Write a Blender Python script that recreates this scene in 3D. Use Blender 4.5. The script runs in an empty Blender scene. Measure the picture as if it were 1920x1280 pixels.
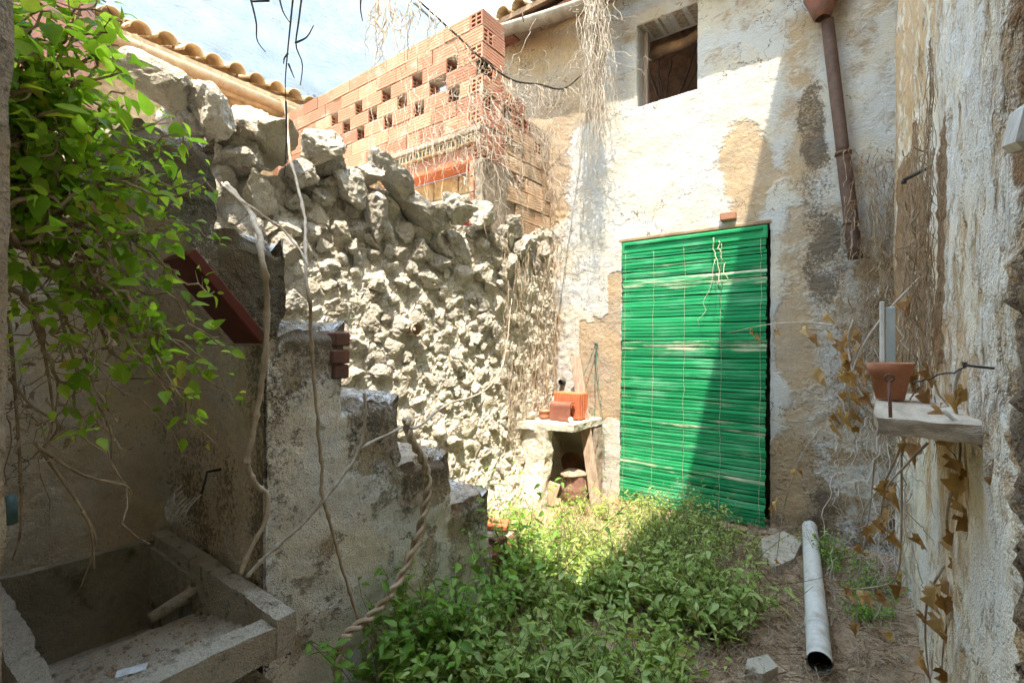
import bpy, math, random
import numpy as np
from mathutils import Matrix, Vector

# ------------------------------------------------------------------ camera, sky, sun, exposure
SC = bpy.context.scene
COL = SC.collection
CAM = np.array([0.0, 0.0, 1.4])
yaw, pit, rol, FPX = math.radians(36.7), math.radians(.45), math.radians(.4), 903.0
FW = np.array([-math.sin(yaw)*math.cos(pit), math.cos(yaw)*math.cos(pit), math.sin(pit)])
_r = np.array([math.cos(yaw), math.sin(yaw), 0.0]); _u = np.cross(_r, FW)
RT = math.cos(rol)*_r + math.sin(rol)*_u
UP = -math.sin(rol)*_r + math.cos(rol)*_u
cd = bpy.data.cameras.new('camera'); cam = bpy.data.objects.new('camera', cd); COL.objects.link(cam)
cd.sensor_width = 36; cd.lens = FPX/1920*36; cd.clip_start = .02; cd.clip_end = 500
cam.matrix_world = Matrix(((RT[0], UP[0], -FW[0], CAM[0]), (RT[1], UP[1], -FW[1], CAM[1]), (RT[2], UP[2], -FW[2], CAM[2]), (0, 0, 0, 1)))
SC.camera = cam
SUN = np.array([-.2016, .375, -1.0])
world = bpy.data.worlds.new('World'); SC.world = world; world.use_nodes = True
wn = world.node_tree.nodes; wl = world.node_tree.links
bg = wn['Background']; sky = wn.new('ShaderNodeTexSky'); sky.sky_type = 'NISHITA'; sky.sun_disc = False; sky.air_density = 2.8; sky.dust_density = .8; sky.ozone_density = 2.5
sky.sun_elevation = math.asin(1/np.linalg.norm(SUN)); sky.sun_rotation = math.atan2(-SUN[0], -SUN[1])
wl.new(sky.outputs[0], bg.inputs[0]); bg.inputs[1].default_value = .15
sd = bpy.data.lights.new('sun', 'SUN'); sun = bpy.data.objects.new('sun', sd); COL.objects.link(sun)
sd.energy = 2.0; sd.angle = math.radians(.4); sd.color = (1, .92, .78)
sun.rotation_euler = Vector(SUN).to_track_quat('-Z', 'Y').to_euler(); sun.location = (2, -4, 14)
SC.view_settings.view_transform = 'Standard'; SC.view_settings.look = 'None'
SC.view_settings.exposure = 2.85; SC.view_settings.gamma = 1
SC.render.engine = 'CYCLES'; SC.cycles.max_bounces = 7; SC.cycles.diffuse_bounces = 5; SC.cycles.transmission_bounces = 3; SC.cycles.glossy_bounces = 2; SC.cycles.use_adaptive_sampling = True; SC.cycles.adaptive_threshold = .03

rng = np.random.default_rng(11); random.seed(5)

# ------------------------------------------------------------------ helpers
def ray(x, y): return FW + RT*(x-960)/FPX - UP*(y-640)/FPX
def at(x, y, ax, val):
    d = ray(x, y); i = 'XYZ'.index(ax); return CAM + d*((val-CAM[i])/d[i])
def dep(x, y, t): return CAM + ray(x, y)*t

_G = np.random.RandomState(3).normal(size=(256, 3)); _G /= np.linalg.norm(_G, axis=1)[:, None]
_P = np.random.RandomState(4).permutation(256)
def pn(P):
    P = np.asarray(P, float); i = np.floor(P).astype(int); f = P-i; u = f*f*f*(f*(f*6-15)+10); out = 0
    for a in (0, 1):
        for b in (0, 1):
            for c in (0, 1):
                h = _P[(_P[(_P[(i[..., 0]+a) & 255]+i[..., 1]+b) & 255]+i[..., 2]+c) & 255]
                d = (_G[h]*(f-np.array([a, b, c]))).sum(-1)
                w = (u[..., 0] if a else 1-u[..., 0])*(u[..., 1] if b else 1-u[..., 1])*(u[..., 2] if c else 1-u[..., 2])
                out = out+w*d
    return out*1.5
def fbm(P, s, o=4, g=.5, seed=0):
    P = np.asarray(P, float)*s+seed*17.31; a = 1; t = 0; n = 0
    for k in range(o): t = t+a*pn(P); n += a; a *= g; P = P*2.03+5.7
    return t/n
def sst(a, b, x): t = np.clip((x-a)/(b-a), 0, 1); return t*t*(3-2*t)
def ell(x, y, cx, cy, rx, ry, soft=.4): return 1-sst(1-soft, 1+soft, np.hypot((x-cx)/rx, (y-cy)/ry))
def rect(x, y, x0, x1, y0, y1, s=.05): return sst(x0-s, x0+s, x)*(1-sst(x1-s, x1+s, x))*sst(y0-s, y0+s, y)*(1-sst(y1-s, y1+s, y))

class MB:
    def __init__(s): s.v = []; s.f = []; s.n = 0
    def add(s, v, f):
        v = np.asarray(v, float).reshape(-1, 3); s.v.append(v); n = s.n
        s.f.extend([tuple(i+n for i in q) for q in f]); s.n += len(v); return s
    def verts(s): return np.concatenate(s.v) if s.v else np.zeros((0, 3))
    def mesh(s, name, mat=None, smooth=False, mask=None, disp=None):
        V = s.verts()
        if disp is not None: V = disp(V)
        me = bpy.data.meshes.new(name); me.from_pydata(V.tolist(), [], s.f)
        if mask is not None:
            m = mask(V); a = me.attributes.new('m', 'FLOAT_COLOR', 'POINT')
            a.data.foreach_set('color', np.concatenate([m, np.ones((len(m), 1))], 1).astype(np.float32).ravel())
        if mat: me.materials.append(mat)
        if smooth: me.polygons.foreach_set('use_smooth', [True]*len(me.polygons))
        me.update(); return me
    def build(s, name, mat, parent=None, smooth=False, mask=None, disp=None, loc=None):
        return obj(name, s.mesh(name, mat, smooth, mask, disp), parent)

def obj(name, me, parent=None, M=None):
    o = bpy.data.objects.new(name, me); COL.objects.link(o)
    if M is not None: o.matrix_world = M
    if parent is not None:
        o.parent = parent; o.matrix_parent_inverse = Matrix.Translation(-Vector(parent['_loc'])) if '_loc' in parent else Matrix.Identity(4)
    return o
def tag(o, label=None, cat=None, group=None, kind=None):
    if label: o['label'] = label
    if cat: o['category'] = cat
    if group: o['group'] = group
    if kind: o['kind'] = kind
    return o
def thing(name, label, cat, loc=(0, 0, 0), group=None):
    o = bpy.data.objects.new(name, None); COL.objects.link(o); o.location = loc; o.empty_display_size = .1
    o['_loc'] = [float(c) for c in loc]
    return tag(o, label, cat, group)

def patch(mb, o, u, v, nu, nv):
    o, u, v = map(lambda q: np.array(q, float), (o, u, v))
    a = np.linspace(0, 1, nu+1); b = np.linspace(0, 1, nv+1)
    A, B = np.meshgrid(a, b, indexing='ij')
    V = o+A[..., None]*u+B[..., None]*v
    k = nv+1
    F = [(i*k+j, (i+1)*k+j, (i+1)*k+j+1, i*k+j+1) for i in range(nu) for j in range(nv)]
    mb.add(V.reshape(-1, 3), F); return mb
def sheet(us, vs, pos, holes=(), thick=None):
    """fine surface with openings, its borders turned back by `thick`"""
    mb = MB(); U, W = np.meshgrid(us, vs, indexing='ij'); V = pos(U, W).reshape(-1, 3); k = len(vs)
    F = []; edges = {}
    for i in range(len(us)-1):
        for j in range(len(vs)-1):
            cu, cv = (us[i]+us[i+1])/2, (vs[j]+vs[j+1])/2
            if any(h[0] < cu < h[1] and h[2] < cv < h[3] for h in holes): continue
            q = (i*k+j, (i+1)*k+j, (i+1)*k+j+1, i*k+j+1); F.append(q)
            if thick is not None:
                for a in range(4):
                    e = (q[a], q[(a+1) % 4])
                    if (e[1], e[0]) in edges: del edges[(e[1], e[0])]
                    else: edges[e] = 1
    if thick is not None and edges:
        ids = sorted({a for e in edges for a in e}); st = 4
        base = len(V); layers = [V]; mp = {}
        for n, a in enumerate(ids): mp[a] = n
        B = V[ids]
        for s_ in range(1, st+1): layers.append(B+np.array(thick)*s_/st)
        m = len(ids)
        for (a, b) in edges:
            ia, ib = mp[a], mp[b]
            for s_ in range(st):
                p = a if s_ == 0 else base+(s_-1)*m+ia; q = b if s_ == 0 else base+(s_-1)*m+ib
                F.append((q, p, base+s_*m+ia, base+s_*m+ib))
        V = np.concatenate(layers)
    mb.add(V, F); return mb
def lin(a, b, step, extra=()):
    v = list(np.linspace(a, b, max(2, int(abs(b-a)/step)+1)))
    for e in extra: 
        if a < e < b: 
            k = int(np.argmin([abs(q-e) for q in v])); v[k] = e
    return np.array(sorted(set(v)))
def cbox(mb, lo, hi, c=.004, M=None):
    lo = np.array(lo, float); hi = np.array(hi, float); c = min(c, (hi-lo).min()*.3)
    V = []; idx = {}
    for sx in (0, 1):
        for sy in (0, 1):
            for sz in (0, 1):
                s = np.array([sx, sy, sz]); p = np.where(s, hi, lo); inn = np.where(s, -c, c)
                for ax in range(3):
                    q = p+inn; q[ax] = p[ax]; idx[(sx, sy, sz, ax)] = len(V); V.append(q)
    F = []
    def g(ax, s, a, b):
        k = [0, 0, 0]; k[ax] = s; o = [i for i in range(3) if i != ax]; k[o[0]] = a; k[o[1]] = b; return idx[tuple(k)+(ax,)]
    for ax in range(3):
        for s in (0, 1):
            q = [g(ax, s, 0, 0), g(ax, s, 1, 0), g(ax, s, 1, 1), g(ax, s, 0, 1)]
            flip = (s == 0) != (ax == 1)
            F.append(tuple(reversed(q)) if flip else tuple(q))
    for ax in range(3):   # edges along ax
        o = [i for i in range(3) if i != ax]
        for a in (0, 1):
            for b in (0, 1):
                def kk(e, face):
                    k = [0, 0, 0]; k[ax] = e; k[o[0]] = a; k[o[1]] = b; return idx[tuple(k)+(face,)]
                q = (kk(0, o[0]), kk(1, o[0]), kk(1, o[1]), kk(0, o[1])); F.append(q)
    for sx in (0, 1):
        for sy in (0, 1):
            for sz in (0, 1):
                F.append((idx[(sx, sy, sz, 0)], idx[(sx, sy, sz, 1)], idx[(sx, sy, sz, 2)]))
    V = np.array(V)
    if M is not None: V = V@np.array(M)[:3, :3].T+np.array(M)[:3, 3]
    mb.add(V, F); return mb
def fixn(me):
    import bmesh
    b = bmesh.new(); b.from_mesh(me); bmesh.ops.recalc_face_normals(b, faces=b.faces); b.to_mesh(me); b.free(); return me
def tube(mb, pts, r0, r1=None, sides=5, caps=True):
    P = np.asarray(pts, float); n = len(P); r1 = r0 if r1 is None else r1
    T = np.gradient(P, axis=0); T /= np.linalg.norm(T, axis=1)[:, None]+1e-9
    ref = np.array([.31, .22, .92]) if abs(T[:, 2]).mean() < .8 else np.array([.9, .35, .1])
    A = np.cross(T, ref); A /= np.linalg.norm(A, axis=1)[:, None]+1e-9; B = np.cross(T, A)
    th = np.arange(sides)/sides*2*math.pi; R = np.linspace(r0, r1, n) if np.isscalar(r0) else np.asarray(r0)
    V = P[:, None]+R[:, None, None]*(np.cos(th)[None, :, None]*A[:, None]+np.sin(th)[None, :, None]*B[:, None])
    F = [(i*sides+j, i*sides+(j+1) % sides, (i+1)*sides+(j+1) % sides, (i+1)*sides+j) for i in range(n-1) for j in range(sides)]
    if caps: F += [tuple(reversed(range(sides))), tuple((n-1)*sides+j for j in range(sides))]
    mb.add(V.reshape(-1, 3), F); return mb
def lathe(mb, prof, c, seg=24, wob=0):
    n = len(prof); V = []
    for k in range(seg):
        a = 2*math.pi*k/seg
        for (r, z) in prof:
            rr = r*(1+wob*math.sin(3*a+z*9)); V.append((c[0]+rr*math.cos(a), c[1]+rr*math.sin(a), c[2]+z))
    F = [(k*n+i, ((k+1) % seg)*n+i, ((k+1) % seg)*n+i+1, k*n+i+1) for k in range(seg) for i in range(n-1)]
    mb.add(V, F); return mb
def path(pts, n=24):
    P = np.asarray(pts, float); m = len(P); t = np.linspace(0, m-1, n); out = []
    for x in t:
        i = min(int(x), m-2); f = x-i
        p0, p1, p2, p3 = P[max(i-1, 0)], P[i], P[i+1], P[min(i+2, m-1)]
        out.append(.5*((2*p1)+(-p0+p2)*f+(2*p0-5*p1+4*p2-p3)*f*f+(-p0+3*p1-3*p2+p3)*f**3))
    return np.array(out)
def wander(a, b, n=14, amp=.05, sag=0, seed=None):
    a, b = np.array(a, float), np.array(b, float); t = np.linspace(0, 1, n)[:, None]
    s = rng.uniform(0, 99) if seed is None else seed
    q = np.concatenate([t*2.2*(np.linalg.norm(b-a)*2+1), t*0+s, t*0], 1)
    w = np.stack([fbm(q+np.array([0, 0, k*31.7]), 1, 3) for k in range(3)], 1)
    P = a+(b-a)*t+w*amp*np.minimum(1, t*5); P[:, 2] -= sag*4*(t*(1-t))[:, 0]; return P

# ------------------------------------------------------------------ materials
def new_mat(name):
    m = bpy.data.materials.new(name); m.use_nodes = True; nt = m.node_tree
    return m, nt, nt.nodes['Principled BSDF']
def nd(nt, t, ins=None, **props):
    n = nt.nodes.new(t)
    for k, v in props.items(): setattr(n, k, v)
    for k, v in (ins or {}).items():
        if isinstance(v, bpy.types.NodeSocket): nt.links.new(v, n.inputs[k])
        else: n.inputs[k].default_value = v
    return n
def c4(c): return (c[0], c[1], c[2], 1)
def noise(nt, vec, s, d=4, r=.55, dist=0): return nd(nt, 'ShaderNodeTexNoise', {'Vector': vec, 'Scale': s, 'Detail': d, 'Roughness': r, 'Distortion': dist}).outputs[0]
def math_(nt, op, a, b=0.0, clamp=False):
    n = nt.nodes.new('ShaderNodeMath'); n.operation = op; n.use_clamp = clamp
    for i, v in enumerate((a, b)):
        if isinstance(v, bpy.types.NodeSocket): nt.links.new(v, n.inputs[i])
        else: n.inputs[i].default_value = v
    return n.outputs[0]
def mix(nt, f, a, b, mode='MIX'):
    n = nt.nodes.new('ShaderNodeMix'); n.data_type = 'RGBA'; n.blend_type = mode
    for k, v in ((0, f), (6, a), (7, b)):
        if isinstance(v, bpy.types.NodeSocket): nt.links.new(v, n.inputs[k])
        elif k == 0: n.inputs[0].default_value = v
        else: n.inputs[k].default_value = c4(v) if len(v) == 3 else v
    return n.outputs[2]
def step(nt, x, a, b):
    n = nd(nt, 'ShaderNodeMapRange', {'Value': x, 'From Min': a, 'From Max': b}); n.interpolation_type = 'SMOOTHSTEP'; return n.outputs[0]
def coords(nt, scale=(1, 1, 1)):
    g = nd(nt, 'ShaderNodeNewGeometry')
    return nd(nt, 'ShaderNodeMapping', {'Vector': g.outputs['Position'], 'Scale': scale}).outputs[0]
def bump(nt, bs, h, strength, dist):
    n = nd(nt, 'ShaderNodeBump', {'Height': h, 'Strength': strength, 'Distance': dist}); nt.links.new(n.outputs[0], bs.inputs['Normal'])

def wall_mat(name, white, tan, dark, earth, stretch=(1, 1, 1), bs=.5, crack=.5, ws=6, darkfine=60, split=.12, speck=.25):
    """old render: whitewash / tan render / dark mould / bare earth, laid out by the painted wear map, with shade tone on the house, plus fine noise"""
    m, nt, b = new_mat(name); v = coords(nt, stretch); v1 = coords(nt)
    at_ = nd(nt, 'ShaderNodeAttribute', attribute_name='m'); sp = nd(nt, 'ShaderNodeSeparateColor', {'Color': at_.outputs[0]})
    n1 = noise(nt, v, ws, 5, .62, .3); n2 = noise(nt, v, 26, 4, .65); n3 = noise(nt, v1, darkfine, 4, .7); n4 = noise(nt, v1, 170, 2, .6); n5 = noise(nt, v1, 2.1, 2, .5)
    nn = math_(nt, 'ADD', math_(nt, 'MULTIPLY', n1, 1.3), math_(nt, 'MULTIPLY', n2, .5)); nn = math_(nt, 'SUBTRACT', nn, .9)
    w = step(nt, math_(nt, 'ADD', sp.outputs[0], nn), .5-split, .5+split)
    e = step(nt, math_(nt, 'ADD', sp.outputs[2], nn), .45, .62)
    dn = math_(nt, 'SUBTRACT', math_(nt, 'ADD', math_(nt, 'MULTIPLY', n3, 2.2), math_(nt, 'MULTIPLY', n1, 1.6)), 1.9)
    d = step(nt, math_(nt, 'ADD', sp.outputs[1], dn), .35, .95)
    tanv = mix(nt, n2, tuple(c*.72 for c in tan), tuple(min(1, c*1.22) for c in tan))
    wv = mix(nt, n5, tuple(c*.9 for c in white), white); wv = mix(nt, step(nt, n2, .5, .75), wv, tuple(a*.55+t*.45 for a, t in zip(white, tan)))
    col = mix(nt, w, tanv, wv)
    col = mix(nt, e, col, mix(nt, n2, tuple(c*.55 for c in earth), tuple(c*1.3 for c in earth)))
    col = mix(nt, math_(nt, 'MULTIPLY', d, .9), col, mix(nt, n4, tuple(c*.6 for c in dark), tuple(c*1.6 for c in dark)))
    col = mix(nt, 1.0, col, mix(nt, step(nt, noise(nt, v1, 3.7, 3, .6), .35, .65), (1.05, .98, .86), (.97, .98, 1.0)), 'MULTIPLY')
    vo = nd(nt, 'ShaderNodeTexVoronoi', {'Vector': nd(nt, 'ShaderNodeVectorMath', {0: v1, 1: nd(nt, 'ShaderNodeTexNoise', {'Vector': v1, 'Scale': 5., 'Detail': 6.}).outputs[1]}, operation='ADD').outputs[0], 'Scale': 2.3}, feature='DISTANCE_TO_EDGE').outputs[0]
    cm = math_(nt, 'MULTIPLY', math_(nt, 'SUBTRACT', 1, step(nt, vo, .002, .012)), step(nt, n5, .52, .6))
    cm = math_(nt, 'MULTIPLY', cm, crack)
    col = mix(nt, cm, col, (.07, .05, .035))
    sp2 = step(nt, n4, .56, .74); col = mix(nt, math_(nt, 'MULTIPLY', sp2, speck), col, (.12, .09, .06))
    nt.links.new(col, b.inputs['Base Color']); b.inputs['Roughness'].default_value = .93; b.inputs['Specular IOR Level'].default_value = .15
    h = math_(nt, 'ADD', math_(nt, 'MULTIPLY', w, .8), math_(nt, 'ADD', math_(nt, 'MULTIPLY', n2, .9), math_(nt, 'MULTIPLY', n4, .4)))
    bump(nt, b, h, bs, .012); return m

def rock_mat(name, cols, s=14, bs=.8, rnd=True, dark=(.1, .085, .06), amt=.6):
    m, nt, b = new_mat(name); v = coords(nt)
    n1 = noise(nt, v, s, 5, .65); n2 = noise(nt, v, s*5, 4, .7); n3 = noise(nt, v, s*.35, 3, .6, .5)
    r = nd(nt, 'ShaderNodeObjectInfo').outputs['Random'] if rnd else noise(nt, v, s*.6, 2)
    cr = nd(nt, 'ShaderNodeValToRGB', {0: math_(nt, 'ADD', math_(nt, 'MULTIPLY', r, .55), math_(nt, 'MULTIPLY', n3, .55))})
    el = cr.color_ramp.elements; el[0].color = c4(cols[0]); el[1].color = c4(cols[-1])
    for i, c in enumerate(cols[1:-1]): e = el.new((i+1)/(len(cols)-1)); e.color = c4(c)
    col = mix(nt, 1.0, cr.outputs[0], mix(nt, n2, (.62, .62, .62), (1.25, 1.25, 1.25)), 'MULTIPLY')
    col = mix(nt, math_(nt, 'MULTIPLY', step(nt, n1, .52, .72), amt), col, dark)
    nt.links.new(col, b.inputs['Base Color']); b.inputs['Roughness'].default_value = .95; b.inputs['Specular IOR Level'].default_value = .12
    bump(nt, b, math_(nt, 'ADD', n1, math_(nt, 'MULTIPLY', n2, .6)), bs, .02); return m

def simple_mat(name, col, col2=None, s=20, rough=.8, bs=.3, bd=.004, stretch=(1, 1, 1), metal=0, spec=.3, rnd=0, lo=.35, hi=.65):
    m, nt, b = new_mat(name); v = coords(nt, stretch); n1 = noise(nt, v, s, 4, .6); n2 = noise(nt, v, s*6, 2, .6)
    c2 = col2 or tuple(c*.6 for c in col)
    col_ = mix(nt, step(nt, n1, lo, hi), col, c2)
    col_ = mix(nt, 1.0, col_, mix(nt, n2, (.78, .78, .78), (1.15, 1.15, 1.15)), 'MULTIPLY')
    if rnd:
        r = nd(nt, 'ShaderNodeObjectInfo').outputs['Random']
        col_ = mix(nt, 1.0, col_, mix(nt, r, (1-rnd,)*3, (1+rnd,)*3), 'MULTIPLY')
    nt.links.new(col_, b.inputs['Base Color']); b.inputs['Roughness'].default_value = rough; b.inputs['Metallic'].default_value = metal
    b.inputs['Specular IOR Level'].default_value = spec
    bump(nt, b, math_(nt, 'ADD', n1, n2), bs, bd); return m
def leaf_mat(name, c1, c2, c3, tr=.45, yel=None, rnd_obj=False, yamt=.94):
    m, nt, b = new_mat(name); v = coords(nt)
    r = nd(nt, 'ShaderNodeObjectInfo').outputs['Random'] if rnd_obj else nd(nt, 'ShaderNodeNewGeometry').outputs['Random Per Island']
    cr = nd(nt, 'ShaderNodeValToRGB', {0: r}); el = cr.color_ramp.elements
    el[0].color = c4(c1); el[1].color = c4(c3); e = el.new(.5); e.color = c4(c2)
    if yel: e = el.new(yamt); e.color = c4(c3); el[-1].color = c4(yel)
    col = mix(nt, 1.0, cr.outputs[0], mix(nt, noise(nt, v, 60, 3), (.75, .75, .75), (1.25, 1.25, 1.25)), 'MULTIPLY')
    nt.links.new(col, b.inputs['Base Color']); b.inputs['Roughness'].default_value = .5; b.inputs['Specular IOR Level'].default_value = .25
    t = nd(nt, 'ShaderNodeBsdfTranslucent', {'Color': mix(nt, 1.0, col, (1.5, 1.55, .75), 'MULTIPLY')})
    ms = nd(nt, 'ShaderNodeMixShader', {0: tr, 1: b.outputs[0], 2: t.outputs[0]}); nt.links.new(ms.outputs[0], nt.nodes['Material Output'].inputs[0])
    return m

M = {}
M['house'] = wall_mat('house_render', (.50, .485, .46), (.38, .295, .21), (.10, .075, .055), (.34, .25, .16), bs=1.0, ws=5, split=.2, crack=1.0)
M['right'] = wall_mat('flaking_render', (.84, .79, .70), (.58, .42, .26), (.16, .12, .085), (.33, .21, .12), stretch=(1, 1, .6), bs=1.2, crack=.4, ws=13, split=.2, speck=.4)
M['stair'] = wall_mat('stair_render', (.84, .81, .76), (.50, .42, .33), (.12, .095, .065), (.34, .18, .11), bs=1.3, ws=7, darkfine=55, crack=1.0, split=.09, speck=.55)
M['nook'] = wall_mat('nook_render', (.82, .73, .60), (.66, .55, .42), (.15, .12, .085), (.36, .27, .18), bs=.8, ws=4, crack=.8, split=.25, speck=.4)
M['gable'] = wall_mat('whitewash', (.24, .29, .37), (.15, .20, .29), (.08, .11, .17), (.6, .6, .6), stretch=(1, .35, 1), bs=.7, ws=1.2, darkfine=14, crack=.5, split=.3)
M['conc'] = rock_mat('old_concrete', [(.36, .29, .20), (.58, .50, .39), (.76, .69, .57)], s=18, bs=1.3, rnd=False, dark=(.13, .105, .06), amt=.85)
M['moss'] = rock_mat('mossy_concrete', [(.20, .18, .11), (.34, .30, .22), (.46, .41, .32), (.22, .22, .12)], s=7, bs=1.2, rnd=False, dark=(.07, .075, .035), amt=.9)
M['rock'] = rock_mat('limestone', [(.48, .37, .25), (.62, .54, .41), (.70, .63, .51), (.48, .43, .36), (.66, .54, .37)], s=19, bs=1.4, amt=.65, dark=(.21, .17, .12))
M['rubble'] = rock_mat('rubble_mortar', [(.54, .43, .29), (.66, .59, .46), (.70, .64, .53), (.58, .49, .35)], s=17, bs=1.3, rnd=False, amt=.45, dark=(.30, .24, .17))
M['brick'] = simple_mat('fired_clay', (.42, .195, .12), (.46, .35, .26), s=9, rough=.9, bs=.5, rnd=.3, lo=.52, hi=.78)
M['brickpale'] = simple_mat('dusty_clay', (.56, .42, .29), (.46, .30, .19), s=6, rough=.95, bs=.5, rnd=.25)
M['clay_in'] = simple_mat('clay_inside', (.50, .27, .15), s=20, rough=.95)
M['mortar'] = simple_mat('mortar', (.42, .34, .26), s=30, rough=.95, bs=.6)
M['vault'] = simple_mat('yellow_clay', (.56, .40, .22), s=14, rough=.9)
M['tile'] = simple_mat('roof_tile', (.60, .43, .25), (.46, .32, .18), s=7, rough=.85, bs=.3, rnd=.15)
M['gutter_tan'] = simple_mat('tan_gutter', (.46, .32, .18), (.38, .25, .14), s=12, rough=.8)
M['gutter'] = simple_mat('fibre_cement', (.36, .31, .25), (.24, .20, .16), s=8, rough=.95, bs=.5)
M['rustpipe'] = simple_mat('brown_pipe', (.075, .040, .030), (.12, .075, .055), s=10, rough=.7, bs=.3)
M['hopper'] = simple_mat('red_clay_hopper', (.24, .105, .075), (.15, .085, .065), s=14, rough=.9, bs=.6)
M['dirt'] = rock_mat('dirt', [(.27, .17, .095), (.40, .27, .165), (.52, .39, .26)], s=7, bs=.9, rnd=False, dark=(.06, .045, .03), amt=.5)
M['terra'] = simple_mat('terracotta', (.42, .17, .09), (.46, .27, .18), s=14, rough=.9, bs=.4, lo=.45, hi=.8)
M['glazed'] = simple_mat('brown_tile', (.20, .075, .05), (.27, .11, .07), s=15, rough=.55, bs=.1)
M['redclay'] = simple_mat('orange_brick', (.56, .17, .07), (.46, .13, .06), s=18, rough=.85)
M['rust'] = simple_mat('rust', (.20, .095, .075), (.28, .15, .11), s=16, rough=.85, bs=.4)
M['rustdark'] = simple_mat('rust_pan', (.17, .075, .03), (.09, .045, .025), s=10, rough=.7, bs=.3)
M['wood'] = simple_mat('grey_wood', (.36, .27, .20), (.24, .17, .12), s=9, rough=.9, bs=.5, stretch=(6, 6, .6))
M['sillwood'] = simple_mat('pale_sill', (.56, .46, .34), (.40, .32, .24), s=9, rough=.9, bs=.6, stretch=(3, .5, 6))
M['rockdark'] = rock_mat('mossy_stone', [(.16, .13, .09), (.30, .25, .18), (.44, .38, .29), (.22, .19, .13)], s=22, bs=1.5, rnd=False, amt=.7, dark=(.045, .04, .025))
M['beam'] = simple_mat('roof_timber', (.32, .20, .125), (.20, .125, .08), s=9, rough=.95, bs=.6)
M['redwood'] = simple_mat('red_board', (.17, .045, .03), (.12, .035, .025), s=6, rough=.85, bs=.2)
M['darkred'] = simple_mat('oxide_red', (.20, .035, .025), s=5, rough=.8)
M['pvc'] = simple_mat('dirty_pvc', (.58, .55, .50), (.38, .32, .25), s=10, rough=.55, bs=.25, lo=.45, hi=.75)
M['vine'] = simple_mat('dry_vine', (.54, .43, .31), (.38, .28, .19), s=18, rough=.95, bs=.4)
M['vinepale'] = simple_mat('bleached_vine', (.52, .45, .37), (.36, .29, .22), s=18, rough=.95, bs=.3)
M['twig'] = simple_mat('twig', (.24, .15, .085), (.46, .34, .22), s=25, rough=.95)
M['darktwig'] = simple_mat('dark_twig', (.055, .042, .035), s=25, rough=.9)
M['wire'] = simple_mat('wire', (.10, .09, .085), s=30, rough=.6, metal=.5)
M['pale_wire'] = simple_mat('pale_wire', (.70, .66, .58), s=30, rough=.6)
M['greencord'] = simple_mat('green_cord', (.06, .22, .16), s=30, rough=.7)
M['cord'] = simple_mat('straw_cord', (.50, .44, .30), s=30, rough=.8)
M['white'] = simple_mat('white_scrap', (.75, .77, .80), s=20, rough=.7)
M['glass'] = simple_mat('grey_glass', (.52, .56, .54), (.42, .46, .45), s=6, rough=.15, bs=.05, spec=.6)
M['stone_white'] = simple_mat('white_beam', (.82, .80, .74), (.66, .60, .52), s=9, rough=.9, bs=.5)
M['bluejar'] = simple_mat('blue_green_jar', (.09, .15, .15), s=9, rough=.4)
M['shadefill'] = simple_mat('shade_fill', (.05, .045, .03), s=9, rough=.9)  # near-black tone standing in for shade behind the blind, in holes and pipe

def slat_mat(name, wear):
    m, nt, b = new_mat(name); v = coords(nt, (1, 1, 8)); v2 = coords(nt)
    n = noise(nt, v, 4, 5, .6); r = nd(nt, 'ShaderNodeObjectInfo').outputs['Random']
    g = mix(nt, r, (.008, .17, .06), (.022, .29, .105)); g = mix(nt, math_(nt, 'MULTIPLY', step(nt, noise(nt, coords(nt, (.8, 1, 2.4)), 4, 4), .45, .75), .55), g, (.15, .42, .24))
    f = step(nt, math_(nt, 'ADD', n, wear), .78, 1.05)
    col = mix(nt, f, g, mix(nt, noise(nt, v2, 30), (.42, .42, .26), (.58, .60, .44)))
    nt.links.new(col, b.inputs['Base Color']); b.inputs['Roughness'].default_value = .8; b.inputs['Specular IOR Level'].default_value = .15
    bump(nt, b, noise(nt, coords(nt, (3, 3, 60)), 5, 3), .15, .002); return m
M['slat'] = slat_mat('green_slat', .14); M['slat_worn'] = slat_mat('worn_slat', .25); M['slat_bare'] = slat_mat('bare_slat', .36)
M['ivy'] = leaf_mat('creeper_leaf', (.16, .27, .03), (.28, .43, .045), (.46, .57, .09), tr=.6, yel=(.50, .38, .08))
M['ivy_o'] = leaf_mat('creeper_leaf_single', (.16, .28, .03), (.30, .45, .045), (.48, .59, .09), tr=.6, yel=(.45, .42, .06), rnd_obj=True)
M['weed'] = leaf_mat('weed_leaf', (.18, .26, .06), (.27, .36, .10), (.40, .47, .19), tr=.35, yel=(.34, .30, .08), yamt=.97)
M['weed_d'] = leaf_mat('weed_leaf_deep', (.11, .22, .03), (.17, .31, .05), (.26, .40, .08), tr=.4)
M['weed_l'] = leaf_mat('weed_leaf_light', (.20, .29, .06), (.29, .38, .09), (.38, .46, .14), tr=.4, yel=(.40, .36, .14), yamt=.9)
M['stemgreen'] = simple_mat('green_stem', (.17, .19, .08), (.22, .15, .09), s=20, rough=.8)
M['dryleaf'] = leaf_mat('dry_leaf', (.26, .13, .05), (.40, .22, .085), (.54, .36, .17), tr=.25, rnd_obj=True)

# ------------------------------------------------------------------ ground
YB, XR, XS, XL = 4.15, .18, -1.7, -2.6       # back wall, right wall, stair face, rubble wall
def ground_disp(V):
    V = V.copy(); V[:, 2] += .035*fbm(V, 1.3, 4, seed=2)+.018*fbm(V, 9, 3, seed=3)-.01; return V
g = MB(); patch(g, (-2.7, -.3, 0), (3.0, 0, 0), (0, 4.7, 0), 170, 260)
gr = g.build('ground', M['dirt'], smooth=True, disp=ground_disp); tag(gr, kind='structure')
g = MB(); patch(g, (-150, -150, -.09), (300, 0, 0), (0, 300, 0), 2, 2)
tag(g.build('terrain', M['dirt']), kind='structure')

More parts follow.
